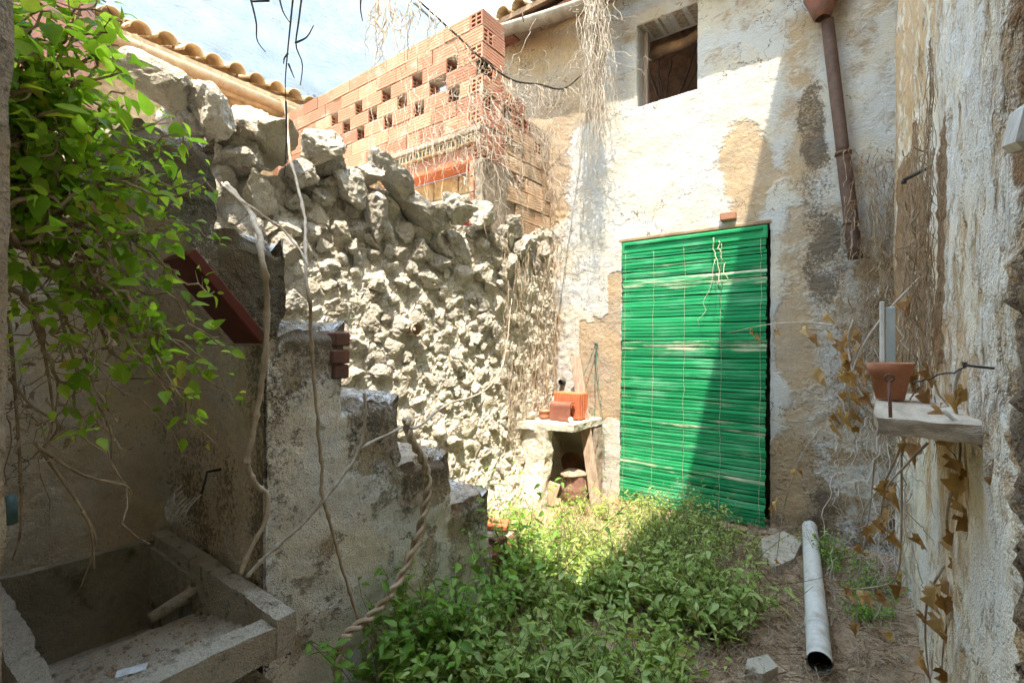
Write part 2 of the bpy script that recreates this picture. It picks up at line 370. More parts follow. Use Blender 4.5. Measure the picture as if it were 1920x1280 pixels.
# ------------------------------------------------------------------ back house
house = thing('plastered_house', 'old two storey house with peeling white and tan render around a green blind', 'house', (-1.2, YB, 0))
DX0, DX1, DZ1 = -1.84, -.62, 2.36
WX0, WX1, WZ0, WZ1 = -1.70, -1.17, 3.56, 4.30
def house_pos(X, Z):
    P = np.stack([X, np.full_like(X, YB), Z], -1)
    d = .022*fbm(P, 1.6, 3, seed=5)+.010*fbm(P, 7, 4, seed=6)+.004*fbm(P, 28, 3, seed=16)
    rough = sst(-2.15, -2.35, X)*sst(3.2, 2.6, Z)
    d = d+rough*(.03*np.abs(fbm(P, 11, 4, seed=7))+.01)+sst(.75, .3, Z)*sst(-.6, -.35, X)*.03*np.abs(fbm(P, 9, 4, seed=8))
    P[..., 1] -= d; P[..., 0] += .006*fbm(P, 20, 2, seed=9); P[..., 2] += .006*fbm(P, 20, 2, seed=10); return P
def house_mask(V):
    x, z = V[:, 0], V[:, 2]; q = fbm(V, 2.2, 4, seed=21); xw = x+.12*q; zw = z+.12*fbm(V, 2.6, 4, seed=22)
    R = .78+.25*q; xw = xw+.06*fbm(V, 9, 3, seed=23); z = z+.12*fbm(V, 5, 4, seed=24)
    R += .22; R -= .95*ell(xw, zw, -.80, 2.80, .17, .46)+.28*ell(xw, zw, -1.05, 2.75, .4, .18, .6)+.25*ell(xw, zw, -1.5, 3.45, .5, .1, .7)
    R -= .95*rect(xw, zw, -3.4, -2.05, 3.55, 5.2, .12)
    R -= .22*rect(xw, zw, -2.0, .3, 3.75, 5.2, .2)
    R -= .75*rect(xw, z+.03*q, -2.7, -2.18, 2.6, 3.75, .1)*sst(-2.25, -2.5, xw)
    R -= 1.2*rect(x+.015*q, z+.02*q, -2.27, -1.84, .72, 1.66, .012)+.9*rect(x, zw, -1.98, -1.84, 1.6, 2.1, .03)
    R -= .5*rect(xw, zw, -.62, -.3, -.1, 3.7, .1)*(.5+.9*q)
    R -= .25*rect(xw, zw, -.5, .4, -.1, 3.9, .12)
    R -= .6*rect(xw, zw, -.62, -.42, 1.2, 1.75, .1)
    R -= .10*sst(-.75, -.45, xw)+.10*sst(3.5, 3.75, z)  # extra tan tone painted where the eave and right house shade the wall
    G = .85*ell(xw, z, -.33, 3.05, .10, .36)+.5*ell(xw, z, -.30, 2.55, .12, .45)+.7*ell(xw, z, -.27, 2.05, .14, .30)
    G += .42*rect(xw, zw, -.36, .3, .0, 1.95, .08)+.3*ell(xw, zw, -.42, .25, .2, .5)
    G += .35*rect(xw, zw, -2.7, -2.3, .5, 2.6, .1)+.25*sst(.35, .0, z)
    G += .5*rect(xw, zw, -3.4, -2.9, 4.2, 5.2, .1)
    B = .85*ell(xw, zw, -.48, .35, .2, .5)+.55*rect(xw, zw, -.3, .3, .1, 2.2, .15)+.5*sst(-2.32, -2.55, xw)*sst(3.4, 2.8, z)+.35*sst(.25, 0, z)
    B += .4*rect(xw, zw, -3.3, -2.5, 3.9, 5, .1)
    return np.clip(np.stack([R, G, B], 1), 0, 1.2)
us = lin(-3.27, .34, .019, (DX0, DX1, WX0, WX1)); vs = lin(-.12, 5.0, .019, (DZ1, WZ0, WZ1))
sheet(us, vs, house_pos, [(DX0, DX1, -1, DZ1), (WX0, WX1, WZ0, WZ1)], (0, .3, 0)).build('wall', M['house'], house, True, house_mask)
# rooms behind the openings
mb = MB(); patch(mb, (-2.6, YB+.31, 3.2), (0, 0, 2.2), (2.6, 0, 0), 1, 1)
iv = MB()
cbox(iv, (-3.2, 6.4, 0), (.3, 6.5, 5.7)); cbox(iv, (-3.3, YB+.3, 0), (-3.2, 6.5, 2.75)); cbox(iv, (.2, YB+.3, 0), (.3, 6.5, 5.2)); cbox(iv, (-3.2, YB+.3, 2.7), (.2, 6.4, 2.8))
fixn(iv.build('inner_walls', M['beam'], house).data)
# roof: slope, boards, tiles, eaves
roof = obj('roof', None, house)
rf = MB(); V = np.array([(-3.35, 3.88, 4.72), (.6, 3.88, 4.72), (.6, 7.0, 5.9), (-3.35, 7.0, 5.9)]); V2 = V+np.array([0, 0, .05])
rf.add(np.concatenate([V, V2]), [(3, 2, 1, 0), (4, 5, 6, 7), (0, 1, 5, 4), (1, 2, 6, 5), (2, 3, 7, 6), (3, 0, 4, 7)])
rfm = fixn(rf.mesh('roof', M['beam'])); COL.objects.unlink(roof); bpy.data.objects.remove(roof)
roof = obj('roof', rfm, house)
for k in range(7):
    b = MB(); x = -3.1+k*.55; tube(b, [(x, 4.5, 4.86), (x+.05, 5.5, 5.24), (x, 6.4, 5.58)], .055, .05, 7); b.build('rafter', M['beam'], house, True)
for k in range(9):
    a = np.array([rng.uniform(-2.1, -.9), rng.uniform(4.9, 5.6), rng.uniform(3.7, 4.1)]); c = a+np.array([rng.uniform(-.5, .5), rng.uniform(-.1, .4), rng.uniform(.6, 1.1)])
    b = MB(); tube(b, wander(a, c, 8, .03), .014, .008, 5); b.build('fallen_cane', M['wood'], house, True)
b = MB(); tube(b, [(-1.95, 4.6, 3.75), (-1.2, 5.2, 3.6)], .04, .04, 6); b.build('fallen_rafter', M['beam'], house, True)
b = MB(); tube(b, wander((WX0-.1, YB+.36, WZ1-.10), (WX1+.15, YB+.40, WZ1-.05), 14, .05), .055, .045, 9); b.build('window_beam', M['beam'], house, True)
b = MB(); cbox(b, (WX0+.002, YB+.13, WZ0+.0), (WX0+.045, YB+.18, WZ1), .004); b.build('window_frame', M['wood'], house)
b = MB(); cbox(b, (WX0-.06, YB+.006, WZ1+.0), (WX1+.05, YB+.28, WZ1+.07), .008); b.build('window_lintel', M['mortar'], house)
b = MB(); cbox(b, (DX0-.03, YB-.012, DZ1-.012), (DX1+.01, YB+.28, DZ1+.022), .008); b.build('door_lintel', M['beam'], house)
b = MB(); cbox(b, (DX0-.02, YB-.02, -.06), (DX1+.06, YB+.2, .02), .01); b.build('doorstep', M['conc'], house)
b = MB(); cbox(b, (DX0, YB+.22, .0), (DX1, YB+.26, DZ1)); b.build('dark_backing', M['shadefill'], house)  # dark panel standing in for the unlit interior behind the blind
b = MB(); cbox(b, (-.98, YB-.05, DZ1+.05), (-.86, YB+.02, DZ1+.12), .01); b.build('brick_stub', M['brick'], house)
# eave course of flat tiles, gutter
for k in range(13):
    b = MB(); x = -3.3+k*.29; cbox(b, (x+.004, 3.94+rng.uniform(-.01, .01), 4.655+rng.uniform(-.004, .004)), (x+.284, YB+.05, 4.69), .004); b.build('eave_tile', M['glazed'] if k % 3 == 0 else M['wood'], house)
def cover_tile(L=.42, r=.085, r2=.07, t=.012, seg=10):
    mb = MB(); th = np.linspace(0, math.pi, seg+1); V = []
    for x, rr in ((0, r), (L, r2)):
        for q in (rr, rr-t):
            for a in th: V.append((x, q*math.cos(a), q*math.sin(a)))
    k = seg+1; F = []
    for i in range(seg):
        F += [(i, i+1, 2*k+i+1, 2*k+i), (k+i+1, k+i, 3*k+i, 3*k+i+1), (i+1, i, k+i, k+i+1), (2*k+i, 2*k+i+1, 3*k+i+1, 3*k+i)]
    F += [(0, 2*k, 3*k, k), (k-1, 2*k-1, 4*k-1, 3*k-1)]
    mb.add(V, F); return mb
tile_me = fixn(cover_tile().mesh('tile', M['tile'], True))
ang = math.atan2(1.18, 3.18)
for k in range(18):
    x = -3.24+k*.21
    for row in range(2):
        Mx = Matrix.Translation((x+rng.uniform(-.012, .012), 3.86+row*.33, 4.775+row*.125)) @ Matrix.Rotation(math.pi/2+rng.uniform(-.05, .05), 4, 'Z') @ Matrix.Rotation(-ang, 4, 'Y')
        obj('tile', tile_me, house, Mx)
GP = [(-3.12, 3.91, 4.67), (-2.05, 3.91, 4.52), (-1.2, 3.91, 4.50), (-.25, 3.91, 4.47)]
gm = MB(); pts = path(GP, 30); th = np.linspace(math.pi, 2*math.pi, 11); r = .078; V = []
for rr in (r, r-.011):
    for p in pts:
        for a in th: V.append((p[0], p[1]+rr*math.cos(a), p[2]+rr*math.sin(a)+.02))
k = 11; n = len(pts); F = []
for i in range(n-1):
    for j in range(10):
        F += [(i*k+j, (i+1)*k+j, (i+1)*k+j+1, i*k+j+1), (n*k+i*k+j, n*k+i*k+j+1, n*k+(i+1)*k+j+1, n*k+(i+1)*k+j)]
    F += [(i*k, n*k+i*k, n*k+(i+1)*k, (i+1)*k), (i*k+10, (i+1)*k+10, n*k+(i+1)*k+10, n*k+i*k+10)]
F += [(j, j+1, n*k+j+1, n*k+j) for j in range(10)]
gm.add(V, F); gut = obj('gutter', fixn(gm.mesh('gutter', M['gutter'], True)), house)
for x, z in ((-2.75, 4.63), (-1.6, 4.525), (-.7, 4.50)):
    b = MB(); th2 = np.linspace(math.pi*.95, math.pi*2.05, 12)
    tube(b, [(x, 3.91+.086*math.cos(a), z+.022+.086*math.sin(a)) for a in th2], .007, .007, 5); b.build('gutter_bracket', M['rustpipe'], gut, True)
# rain hopper and downpipe
p0 = at(1553, 55, 'Y', 4.06); p1 = at(1604, 485, 'Y', 4.06)
hp = MB(); pr = [(.135, .30), (.13, .16), (.075, .04), (.052, -.02), (.045, -.02), (.06, .05), (.115, .17), (.12, .30)]
lathe(hp, pr, (p0[0]-.03, p0[1]-.05, 3.74), 9, .05); hp.build('hopper', M['hopper'], house, True)
mid = at(1581, 288, 'Y', 4.06)
pp = MB(); tube(pp, path([p0+np.array([-.005, -.01, .06]), p0+(p1-p0)*.03, p0*.5+mid*.5, mid], 20), .040, .040, 14); tube(pp, path([mid+np.array([0, .004, .01]), p1], 8), .044, .044, 14)
dp = pp.build('downpipe', M['rustpipe'], house, True)
for q in (mid, p0*.15+p1*.85):
    b = MB(); tube(b, [q+np.array([0, 0, .012]), q-np.array([0, 0, .012])], .05, .05, 14); b.build('pipe_collar', M['rustpipe'], dp, True)

# ------------------------------------------------------------------ green roll-up blind
blind = thing('roll_up_blind', 'faded green wooden slat blind hanging over the doorway of the plastered house', 'blind', (-1.23, YB, 0))
b = MB(); cbox(b, (DX0+.02, YB-.045, 2.235), (DX1-.015, YB-.015, 2.335), .006); b.build('valance', M['slat'], blind)
b = MB(); cbox(b, (DX0+.05, YB-.06, 2.30), (DX1-.05, YB-.04, 2.325), .004); b.build('top_rail', M['slat'], blind)
sl = []
for k in range(3):
    mb = MB(); n = 16; xs = np.linspace(-.588, .588, n); V = []
    zz = .003*np.sin(xs*3+k*2)+.0015*np.sin(xs*11+k); yy = .004*np.sin(xs*4+k)
    for x, z, y in zip(xs, zz, yy):
        for (dy, dz) in ((-.005, -.0125), (-.0065, 0), (-.005, .0125), (.004, .0125), (.004, -.0125)): V.append((x, y+dy, z+dz))
    F = [(i*5+j, (i+1)*5+j, (i+1)*5+(j+1) % 5, i*5+(j+1) % 5) for i in range(n-1) for j in range(5)]+[(0, 1, 2, 3, 4), tuple((n-1)*5+j for j in (4, 3, 2, 1, 0))]
    mb.add(V, F); sl.append({m: fixn(mb.mesh('slat', M[m])) for m in ('slat', 'slat_worn', 'slat_bare')})
NS = 76; bare = [1.975, 1.94, 1.40, 1.37, .745, .36]; worn = [2.10, 2.06, 2.0, 1.92, 1.43, 1.34, 1.30, .98, .95, .79, .71, .40, .33, .55]
for k in range(NS):
    z = 2.222-k*(2.222-.012)/NS
    t = 'slat'
    if min(abs(z-q) for q in worn) < .018: t = 'slat_worn'
    if min(abs(z-q) for q in bare) < .016: t = 'slat_bare'
    bulge = .012*math.sin(z*2.6)+.006*math.sin(z*9)
    low = max(0, .45-z)*.06
    Mx = Matrix.Translation((-1.232+rng.uniform(-.005, .005), YB-.03-bulge-low, z+rng.uniform(-.002, .002))) @ Matrix.Rotation(rng.normal(0, .0035)+.004*math.sin(z*3), 4, 'Y') @ Matrix.Rotation(rng.normal(0, .09), 4, 'X')
    obj('slat', sl[k % 3][t], blind, Mx)
for x in (-1.79, -1.53, -1.26, -.97, -.68):
    b = MB(); tube(b, [(x+rng.uniform(-.006, .006), YB-.041-.012*math.sin(z*2.6)-.006*math.sin(z*9)-max(0, .45-z)*.06, z) for z in np.linspace(2.24, .05, 30)], .0016, .0016, 4); b.build('ladder_cord', M['cord'], blind, True)
b = MB(); tube(b, wander((-1.02, YB-.07, 2.28), (-.95, YB-.1, 1.85), 12, .06), .005, .003, 5); tube(b, wander((-.98, YB-.07, 2.25), (-.9, YB-.12, 1.95), 12, .08), .004, .003, 5); tube(b, wander((-1.0, YB-.09, 2.1), (-1.12, YB-.12, 1.55), 12, .06), .003, .002, 5)
b.build('pull_cord', M['cord'], blind, True)

# ------------------------------------------------------------------ right-hand house
rh = thing('flaking_house', 'tall house wall with flaking white and ochre render down the right side', 'house', (XR, 2, 0))
def right_pos(Y, Z):
    P = np.stack([np.full_like(Y, XR), Y, Z], -1); S = P*np.array([1, 1, .45])
    d = .024*fbm(S, 2.1, 3, seed=31)+.016*fbm(S, 9, 4, .6, seed=32)+.008*fbm(S, 35, 3, .6, seed=33)
    d = d+sst(1.12, .98, Y+.05*fbm(P, 6, 3, seed=37))*(.07*np.abs(fbm(P*np.array([1, 1, 1.6]), 9, 4, .65, seed=34))+.025*fbm(P, 40, 3, .6, seed=38))+.05*ell(Y+.1*fbm(P, 5, 3), Z, 3.9, 1.2, .35, 3)
    d = d-.05*ell(Y+.06*fbm(P, 7, 3, seed=41), Z+.1*fbm(P, 5, 3, seed=42), .98, 1.86, .13, .28)
    zq = Z+.25*fbm(P, 4, 3, seed=44); br = rect(Y, zq, 2.35, 2.72, 1.15, 2.1, .05)+rect(Y, zq, 1.84, 2.02, 1.3, 2.0, .03)+rect(Y, zq, 2.95, 3.7, .9, 2.5, .1)
    d = d+br*(.012+.03*np.abs(fbm(P, 16, 4, .65, seed=45)))-.02*sst(.28, .45, fbm(S, 6, 4, .6, seed=46))
    P[..., 0] -= d; P[..., 1] += .004*fbm(P, 25, 2, seed=35); return P
def right_mask(V):
    y, z = V[:, 1], V[:, 2]; S = V*np.array([1, 1, .35]); q = fbm(S, 3, 4, seed=36); yw = y+.15*q
    R = .62+.75*q
    R -= .3*sst(1.15, .9, yw)+.3*sst(2.0, 2.6, z)*(.5+q)
    G = .95*sst(1.06, .96, y+.05*fbm(V, 6, 3, seed=37))*sst(2.0, 1.6, z)+.5*sst(3.6, 4.1, y)+.25*np.clip(q, 0, 1)
    G += .55*rect(y, z+.2*q, .9, 1.2, .9, 1.6, .1)*0
    zq = z+.25*fbm(V, 4, 3, seed=44); B = 1.0*rect(y+.05*q, zq, 2.35, 2.72, 1.15, 2.1, .05)+.9*rect(y+.08*q, zq, 2.95, 3.7, .9, 2.5, .1)+.95*rect(y+.04*q, zq, 1.84, 2.02, 1.3, 2.0, .03)+.9*ell(yw, z+.1*q, .98, 1.86, .15, .3)
    B += .55*sst(.12, .5, fbm(S, 5, 4, seed=47))
    B += .35*rect(yw, z, .95, 1.15, .2, 1.5, .06)+.3*sst(.25, 0, z)
    return np.clip(np.stack([R, G, B], 1), 0, 1.2)
sheet(lin(.3, 4.4, .0155), lin(-.1, 4.3, .018), right_pos, (), (.3, 0, 0)).build('wall', M['right'], rh, True, right_mask)
b = MB(); cbox(b, (XR+.03, -4.5, -.1), (4.5, 9, 4.2)); cbox(b, (XR+.005, -4.5, 4.2), (4.5, 9, 7.05)); fixn(b.build('masonry', M['right'], rh, mask=lambda V: np.tile([.5, .2, .1], (len(V), 1))).data)
b = MB(); cbox(b, (XR-.03, -4.5, 7.05), (4.6, 9, 7.12), .01); b.build('coping', M['mortar'], rh)
# sill slab with its support pier
s = MB(); patch(s, (.01, 1.34, 1.245), (.24, 0, 0), (0, .80, 0), 24, 60); patch(s, (.01, 1.34, 1.208), (.24, 0, 0), (0, 0, .037), 24, 8); patch(s, (.01, 2.14, 1.208), (0, -.80, 0), (0, 0, .037), 60, 8); patch(s, (.01, 2.14, 1.208), (.24, 0, 0), (0, -.80, 0), 24, 60)
def sill_disp(V):
    V = V.copy(); n = np.stack([fbm(V*np.array([1, .4, 2]), 14, 4, seed=50+i) for i in range(3)], 1); V += n*np.array([.012, .008, .006]); return V
s.build('sill', M['sillwood'], rh, True, disp=sill_disp)
b = MB(); cbox(b, (.038, 2.10, 1.246), (.068, 2.112, 1.54), .002); b.build('window_glass', M['glass'], rh)
b = MB(); cbox(b, (.024, 2.095, 1.246), (.038, 2.117, 1.56), .002); b.build('glass_frame', M['stone_white'], rh)
# beam end and bare stones by the near corner
def rockmesh(name, seed, sub=3, jag=.28, cuts=7, sq=(1, 1, 1)):
    import bmesh
    r_ = np.random.default_rng(seed); bm = bmesh.new(); bmesh.ops.create_icosphere(bm, subdivisions=sub, radius=1)
    V = np.array([v.co[:] for v in bm.verts])
    for _ in range(cuts):
        n = r_.normal(size=3); n /= np.linalg.norm(n); d = r_.uniform(.48, .80); t = V@n; V = np.where((t > d)[:, None], V-(t-d)[:, None]*n*.92, V)
    V *= (1+jag*fbm(V+seed*3.7, 1.3, 5, .65)-jag*.6*np.abs(fbm(V+seed*1.3, 4.5, 3, .65)))[:, None]; V *= np.array(sq)
    for v, c in zip(bm.verts, V): v.co = c
    me = bpy.data.meshes.new(name); bm.to_mesh(me); bm.free(); me.materials.append(M['rock']); return me
rocks = [rockmesh('stone', 100+k, 4, .42, 13) for k in range(14)]
rocks_dk = [rockmesh('stone', 300+k, 4, .6, 10) for k in range(6)]
for m_ in rocks_dk: m_.materials.clear(); m_.materials.append(M['rockdark'])
rocks_lo = [rockmesh('stone', 200+k, 2, .3, 5) for k in range(8)]
def rockM(c, s, rz=None):
    return Matrix.Translation(c) @ Matrix.Rotation(rng.uniform(0, 6.28), 4, Vector(rng.normal(size=3)).normalized()) @ Matrix.Diagonal((s[0], s[1], s[2], 1))
def rock_axis(c, s):  # size kept along world axes
    return Matrix.Translation(c) @ Matrix.Diagonal((s[0], s[1], s[2], 1)) @ Matrix.Rotation(rng.uniform(0, 6.28), 4, Vector(rng.normal(size=3)).normalized())
b = MB(); cbox(b, (-.035, -.045, -.026), (.12, .045, .026), .008, np.array(Matrix.Translation((.165, .79, 1.65)) @ Matrix.Rotation(.25, 4, 'X') @ Matrix.Rotation(.15, 4, 'Y')))
b.build('beam_end', M['stone_white'], rh)

# ------------------------------------------------------------------ house behind the viewpoint (doorway jambs, shade)
bh = thing('doorway_house', 'beige jamb of the doorway the courtyard is seen through', 'house', (-.97, .1, 0))
def jamb_disp(V):
    V = V.copy(); V += .01*np.stack([fbm(V, 9, 4, seed=60+i) for i in range(3)], 1); return V
j = MB(); patch(j, (-.985, -.3, 0), (0, .42, 0), (0, 0, 2.4), 20, 110); patch(j, (-.985, .12, 0), (-1.63, 0, 0), (0, 0, 2.3), 80, 120)
j.build('jamb', M['nook'], bh, True, lambda V: np.tile([.75, .25, .1], (len(V), 1)), jamb_disp)
b = MB(); cbox(b, (-1.55, -.3, -.1), (-1.0, .10, 6.0)); cbox(b, (-6, -.3, -.1), (-1.55, .10, 2.85)); cbox(b, (-1.0, -.3, 2.4), (XR, .10, 6.0)); cbox(b, (-1.55, -3.0, -.1), (-1.35, -.3, 6)); cbox(b, (-1.35, -3.0, -.1), (XR, -2.8, 6)); cbox(b, (-1.35, -2.8, 2.8), (XR, -.3, 3.0)); cbox(b, (-1.35, -2.8, 5.8), (XR, -.3, 6.0))  # unseen low side wall, height set to keep sun off the sink nook
fixn(b.build('wall', M['nook'], bh, mask=lambda V: np.tile([.7, .2, .1], (len(V), 1))).data)
for k in range(8): obj('eave_tile', tile_me, bh, Matrix.Translation((-1.45+k*.21, .10+rng.uniform(-.01, .01), 6.0)) @ Matrix.Rotation(-math.pi/2, 4, 'Z') @ Matrix.Rotation(.0, 4, 'Y'))

# ------------------------------------------------------------------ staircase
stair = thing('staircase', 'crumbling concrete outdoor staircase climbing against the rubble wall', 'staircase', (-2.1, 1.6, 0))
STEPS = [(2.40, 2.09, .29), (2.09, 1.77, .60), (1.77, 1.455, .865), (1.455, 1.175, 1.18), (1.175, .93, 1.49), (.93, .68, 1.785), (.68, .46, 2.06)]
YE = .86
def soffit(y): return np.where(y > YE-.02, -.1, np.minimum(1.42+(.84-y)*1.18, 1.86))
def top_at(y):
    for (a, c, z) in STEPS:
        if c <= y <= a: return z
    return 0 if y > 2.4 else 2.06
def stair_disp(V):
    V = V.copy(); n = np.stack([.016*fbm(V, 2.4, 3, seed=70+i)+.009*fbm(V, 10, 4, seed=73+i)+.004*fbm(V, 34, 2, seed=77) for i in range(3)], 1)
    yy = V[:, 1]; tp = np.array([top_at(t) for t in yy]); yf = np.array([min([a for (a, c, z) in STEPS if a >= t-1e-4] or [9]) for t in yy])
    q = .55+1.3*np.clip(fbm(V, 7, 3, seed=79)+.1, -.3, 1)
    a = np.clip(1-(tp-V[:, 2])/.07, 0, 1)*(V[:, 2] <= tp+.01); b = np.clip(1-(XS-V[:, 0])/.07, 0, 1); c = np.clip(1-(yf-yy)/.06, 0, 1)
    V[:, 0] -= .055*a*b*q; V[:, 2] -= (.05*a*b+.055*a*c)*q; V[:, 1] -= (.05*a*c+.035*b*c*(V[:, 2] > .02))*q
    return V+n
def stair_mask(V):
    x, y, z = V.T; q = fbm(V, 2.5, 4, seed=80); tp = np.array([top_at(t) for t in y]); dd = tp-z+.10*fbm(V, 5, 3, seed=81)
    R = .68+.6*q-.45*sst(.35, .05, dd)-.9*sst(.99, .75, y+.05*q)*0
    G = .62*sst(.40, .04, dd)+.20+.55*np.clip(fbm(V, 3.3, 4, seed=88), 0, 1)+.55*sst(.98, .90, y)*sst(1.9, 1.2, z)*.6+.65*sst(1.3, 1.7, z)*sst(1.1, .9, y)
    G -= .25*sst(.9, .4, z)
    B = .30+.9*rect(y+.05*q, z+.05*q, 2.12, 2.30, .10, .30, .04)+.9*rect(y, z, 1.16, 1.25, 1.26, 1.46, .03)
    B += .55*sst(.12, .01, dd)
    return np.clip(np.stack([R, G, B-.2], 1), 0, 1.2)
st = MB()
for (y1, y0, zt) in STEPS:
    segs = [(y0, y1)] if not (y0 < YE < y1) else [(y0, YE), (YE, y1)]
    for (a, c) in segs:
        ny = max(3, int((c-a)/.014)); ys = np.linspace(a, c, ny+1)
        bot = soffit((ys*.999)) if c <= YE+.001 else np.full_like(ys, -.1)
        nz = max(4, int((zt-bot.min())/.016)); t = np.linspace(0, 1, nz+1)
        Z = bot[:, None]+(zt-bot)[:, None]*t[None]; V = np.stack([np.full_like(Z, XS), np.repeat(ys[:, None], nz+1, 1), Z], -1); k = nz+1
        st.add(V.reshape(-1, 3), [(i*k+j, (i+1)*k+j, (i+1)*k+j+1, i*k+j+1) for i in range(ny) for j in range(nz)])
st.build('stringer', M['stair'], stair, True, stair_mask, stair_disp)
prev = -.1
for (y1, y0, zt) in STEPS:
    s = MB(); patch(s, (XS, y0, zt), (0, y1-y0, 0), (XL-XS, 0, 0), 18, 50); patch(s, (XS, y1, prev), (XL-XS, 0, 0), (0, 0, zt-prev), 50, 16)
    s.build('step', M['stair'], stair, True, lambda V: np.clip(np.stack([.45+.4*fbm(V, 3), .45+.4*fbm(V, 4), .25+.0*V[:, 0]], 1), 0, 1), stair_disp); prev = zt
s = MB(); patch(s, (XS, .46, 1.85), (XL-XS, 0, 0), (0, 0, .21), 40, 12); s.build('landing_edge', M['stair'], stair, True, stair_mask, stair_disp)
# end wall over the sink and the sloping soffit
s = MB(); patch(s, (XL-.05, YE, -.1), (XS-XL+.05, 0, 0), (0, 0, 1.55), 60, 90)
s.build('end_wall', M['nook'], stair, True, lambda V: np.clip(np.stack([.45+.3*fbm(V*np.array([1, 1, .3]), 5), .28+.5*sst(-1.95, -1.75, V[:, 0])+.35*ell(V[:, 0], V[:, 2], -2.25, .8, .3, .25)+.3*fbm(V*np.array([1, 1, .3]), 6, seed=4), .2+0*V[:, 0]], 1), 0, 1.2), stair_disp)
s = MB(); ys = np.linspace(.46, YE+.01, 40); zs = np.minimum(1.42+(.84-ys)*1.18, 1.86); V = np.stack([np.repeat(np.linspace(XS, XL-.05, 30)[:, None], 40, 1), np.repeat(ys[None], 30, 0), np.repeat(zs[None], 30, 0)], -1)
s.add(V.reshape(-1, 3), [(i*40+j, i*40+j+1, (i+1)*40+j+1, (i+1)*40+j) for i in range(29) for j in range(39)])
s.build('soffit', M['nook'], stair, True, lambda V: np.clip(np.stack([.3+.3*fbm(V, 5), .4+.4*fbm(V, 6, seed=4), .2+0*V[:, 0]], 1), 0, 1.2), stair_disp)
for (a, c) in (((.835, 1.41), (.60, 1.69)),):
    a3, c3 = np.array([0, a[0], a[1]]), np.array([0, c[0], c[1]]); d = (c3-a3)/np.linalg.norm(c3-a3); n = np.array([0, -d[2], d[1]])
    Mx = np.eye(4); Mx[:3, 0] = d; Mx[:3, 1] = (1, 0, 0); Mx[:3, 2] = np.cross(d, (1, 0, 0)); Mx[:3, 3] = a3
    b = MB(); L = np.linalg.norm(c3-a3); cbox(b, (0, XS-.20, -.02), (L-.004, XS+.006, .015), .004, Mx); tag(fixn(b.mesh('x')) and b.build('soffit_board', M['redwood'], stair), 'dark red painted board under the stair edge')
# bare bricks where the render has fallen away
for (y, z, l) in ((1.135, 1.42, .07), (1.13, 1.35, .08), (1.135, 1.29, .07), (2.19, .27, .09), (2.17, .20, .12), (2.2, .14, .10), (2.18, .08, .11), (2.28, .06, .07)):
    b = MB(); cbox(b, (XS-.06, y-l/2, z-.028), (XS+.010+rng.uniform(-.006, .006), y+l/2, z+.028), .006); b.build('brick', M['hopper'], stair)
b = MB(); cbox(b, (-.09, -.05, -.015), (.09, .05, .015), .006, np.array(Matrix.Translation((-1.83, 2.28, .318)) @ Matrix.Rotation(.5, 4, 'Z') @ Matrix.Rotation(.1, 4, 'X'))); b.build('brick', M['redclay'], stair)

# ------------------------------------------------------------------ nook wall behind the sink
nw = thing('nook_wall', 'grey stained render wall behind the stone sink', 'wall', (XL, .5, 0))
s = MB(); patch(s, (XL, .10, -.1), (0, .86, 0), (0, 0, 2.3), 60, 140)
s.build('render', M['nook'], nw, True, lambda V: np.clip(np.stack([.55+.3*fbm(V, 3), .15+.35*fbm(V, 4, seed=3)+.3*sst(.75, .88, V[:, 1]), .12+0*V[:, 0]], 1), 0, 1.2), stair_disp)
b = MB(); cbox(b, (XL-.35, .10, -.1), (XL-.03, .95, 2.2)); fixn(b.build('masonry', M['conc'], nw).data)

# ------------------------------------------------------------------ rubble wall
rub = thing('rubble_wall', 'sunlit dry stone rubble wall of rough pale limestone behind the stairs', 'wall', (XL, 2.5, 0))
def rub_top(y): return 2.46+.07*np.sin(y*3.1+1)+.05*np.sin(y*8.3)
def batter(z, y=0.): b_ = .15*(1-z/1.25); return np.where(b_ < 0, b_*sst(3.35, 2.75, y), b_)
def rub_pos(Y, T):
    P0 = np.stack([np.full_like(Y, XL), Y, -.1+T*(rub_top(Y)+.1)], -1)
    d = .04*np.abs(fbm(P0, 3.1, 3, seed=90))+.042*np.abs(fbm(P0, 8.0, 3, .6, seed=91))+.034*np.abs(fbm(P0, 21, 3, .65, seed=96))+.016*fbm(P0, 45, 2, .6, seed=92)+.0-.025*sst(1.8, 2.2, P0[..., 2])
    d = d*.85+batter(P0[..., 2], Y)+.06*sst(.5, 0, P0[..., 2])+.03*sst(3.4, 4.1, Y)
    P0[..., 0] += d; P0[..., 1] += .02*fbm(P0, 12, 3, seed=93); P0[..., 2] += .02*fbm(P0, 12, 3, seed=94); return P0
sheet(lin(.95, 4.16, .0125), np.linspace(0, 1, 190), rub_pos, (), (-.45, 0, 0)).build('mortar_face', M['rubble'], rub, False)
b = MB(); cbox(b, (XL-.6, .10, 1.9), (XL-.17, 4.1, 2.36)); fixn(b.build('core', M['rubble'], rub).data)
# stones, bedded in the face
cand = []
for _ in range(9000):
    y = rng.uniform(.97, 4.05); z = rng.uniform(.05, 2.5)
    if z < top_at(y)-.02 and y < 2.4: continue
    if z > 2.05: r = rng.uniform(.06, .14)
    elif z > 1.5: r = rng.uniform(.045, .12)
    else: r = rng.choice([rng.uniform(.03, .06), rng.uniform(.05, .10)])
    if z+r*.6 > rub_top(np.array(y)): continue
    if y > 3.3 and z < 1.0 and y < 4.1: r *= .7
    if all((y-a)**2+((z-c)*1.25)**2 > (.78*(r+q))**2 for a, c, q in cand): cand.append((y, z, r))
cand.sort(key=lambda t: -t[2])
for k, (y, z, r) in enumerate(cand[:265]):
    dep_ = -.12 if z > 1.9 else -.30
    obj('stone', rocks[k % 14], rub, rock_axis((XL+.025+r*dep_+float(batter(z, y)), y, z), (r*.62, r*1.4, r*1.1)))
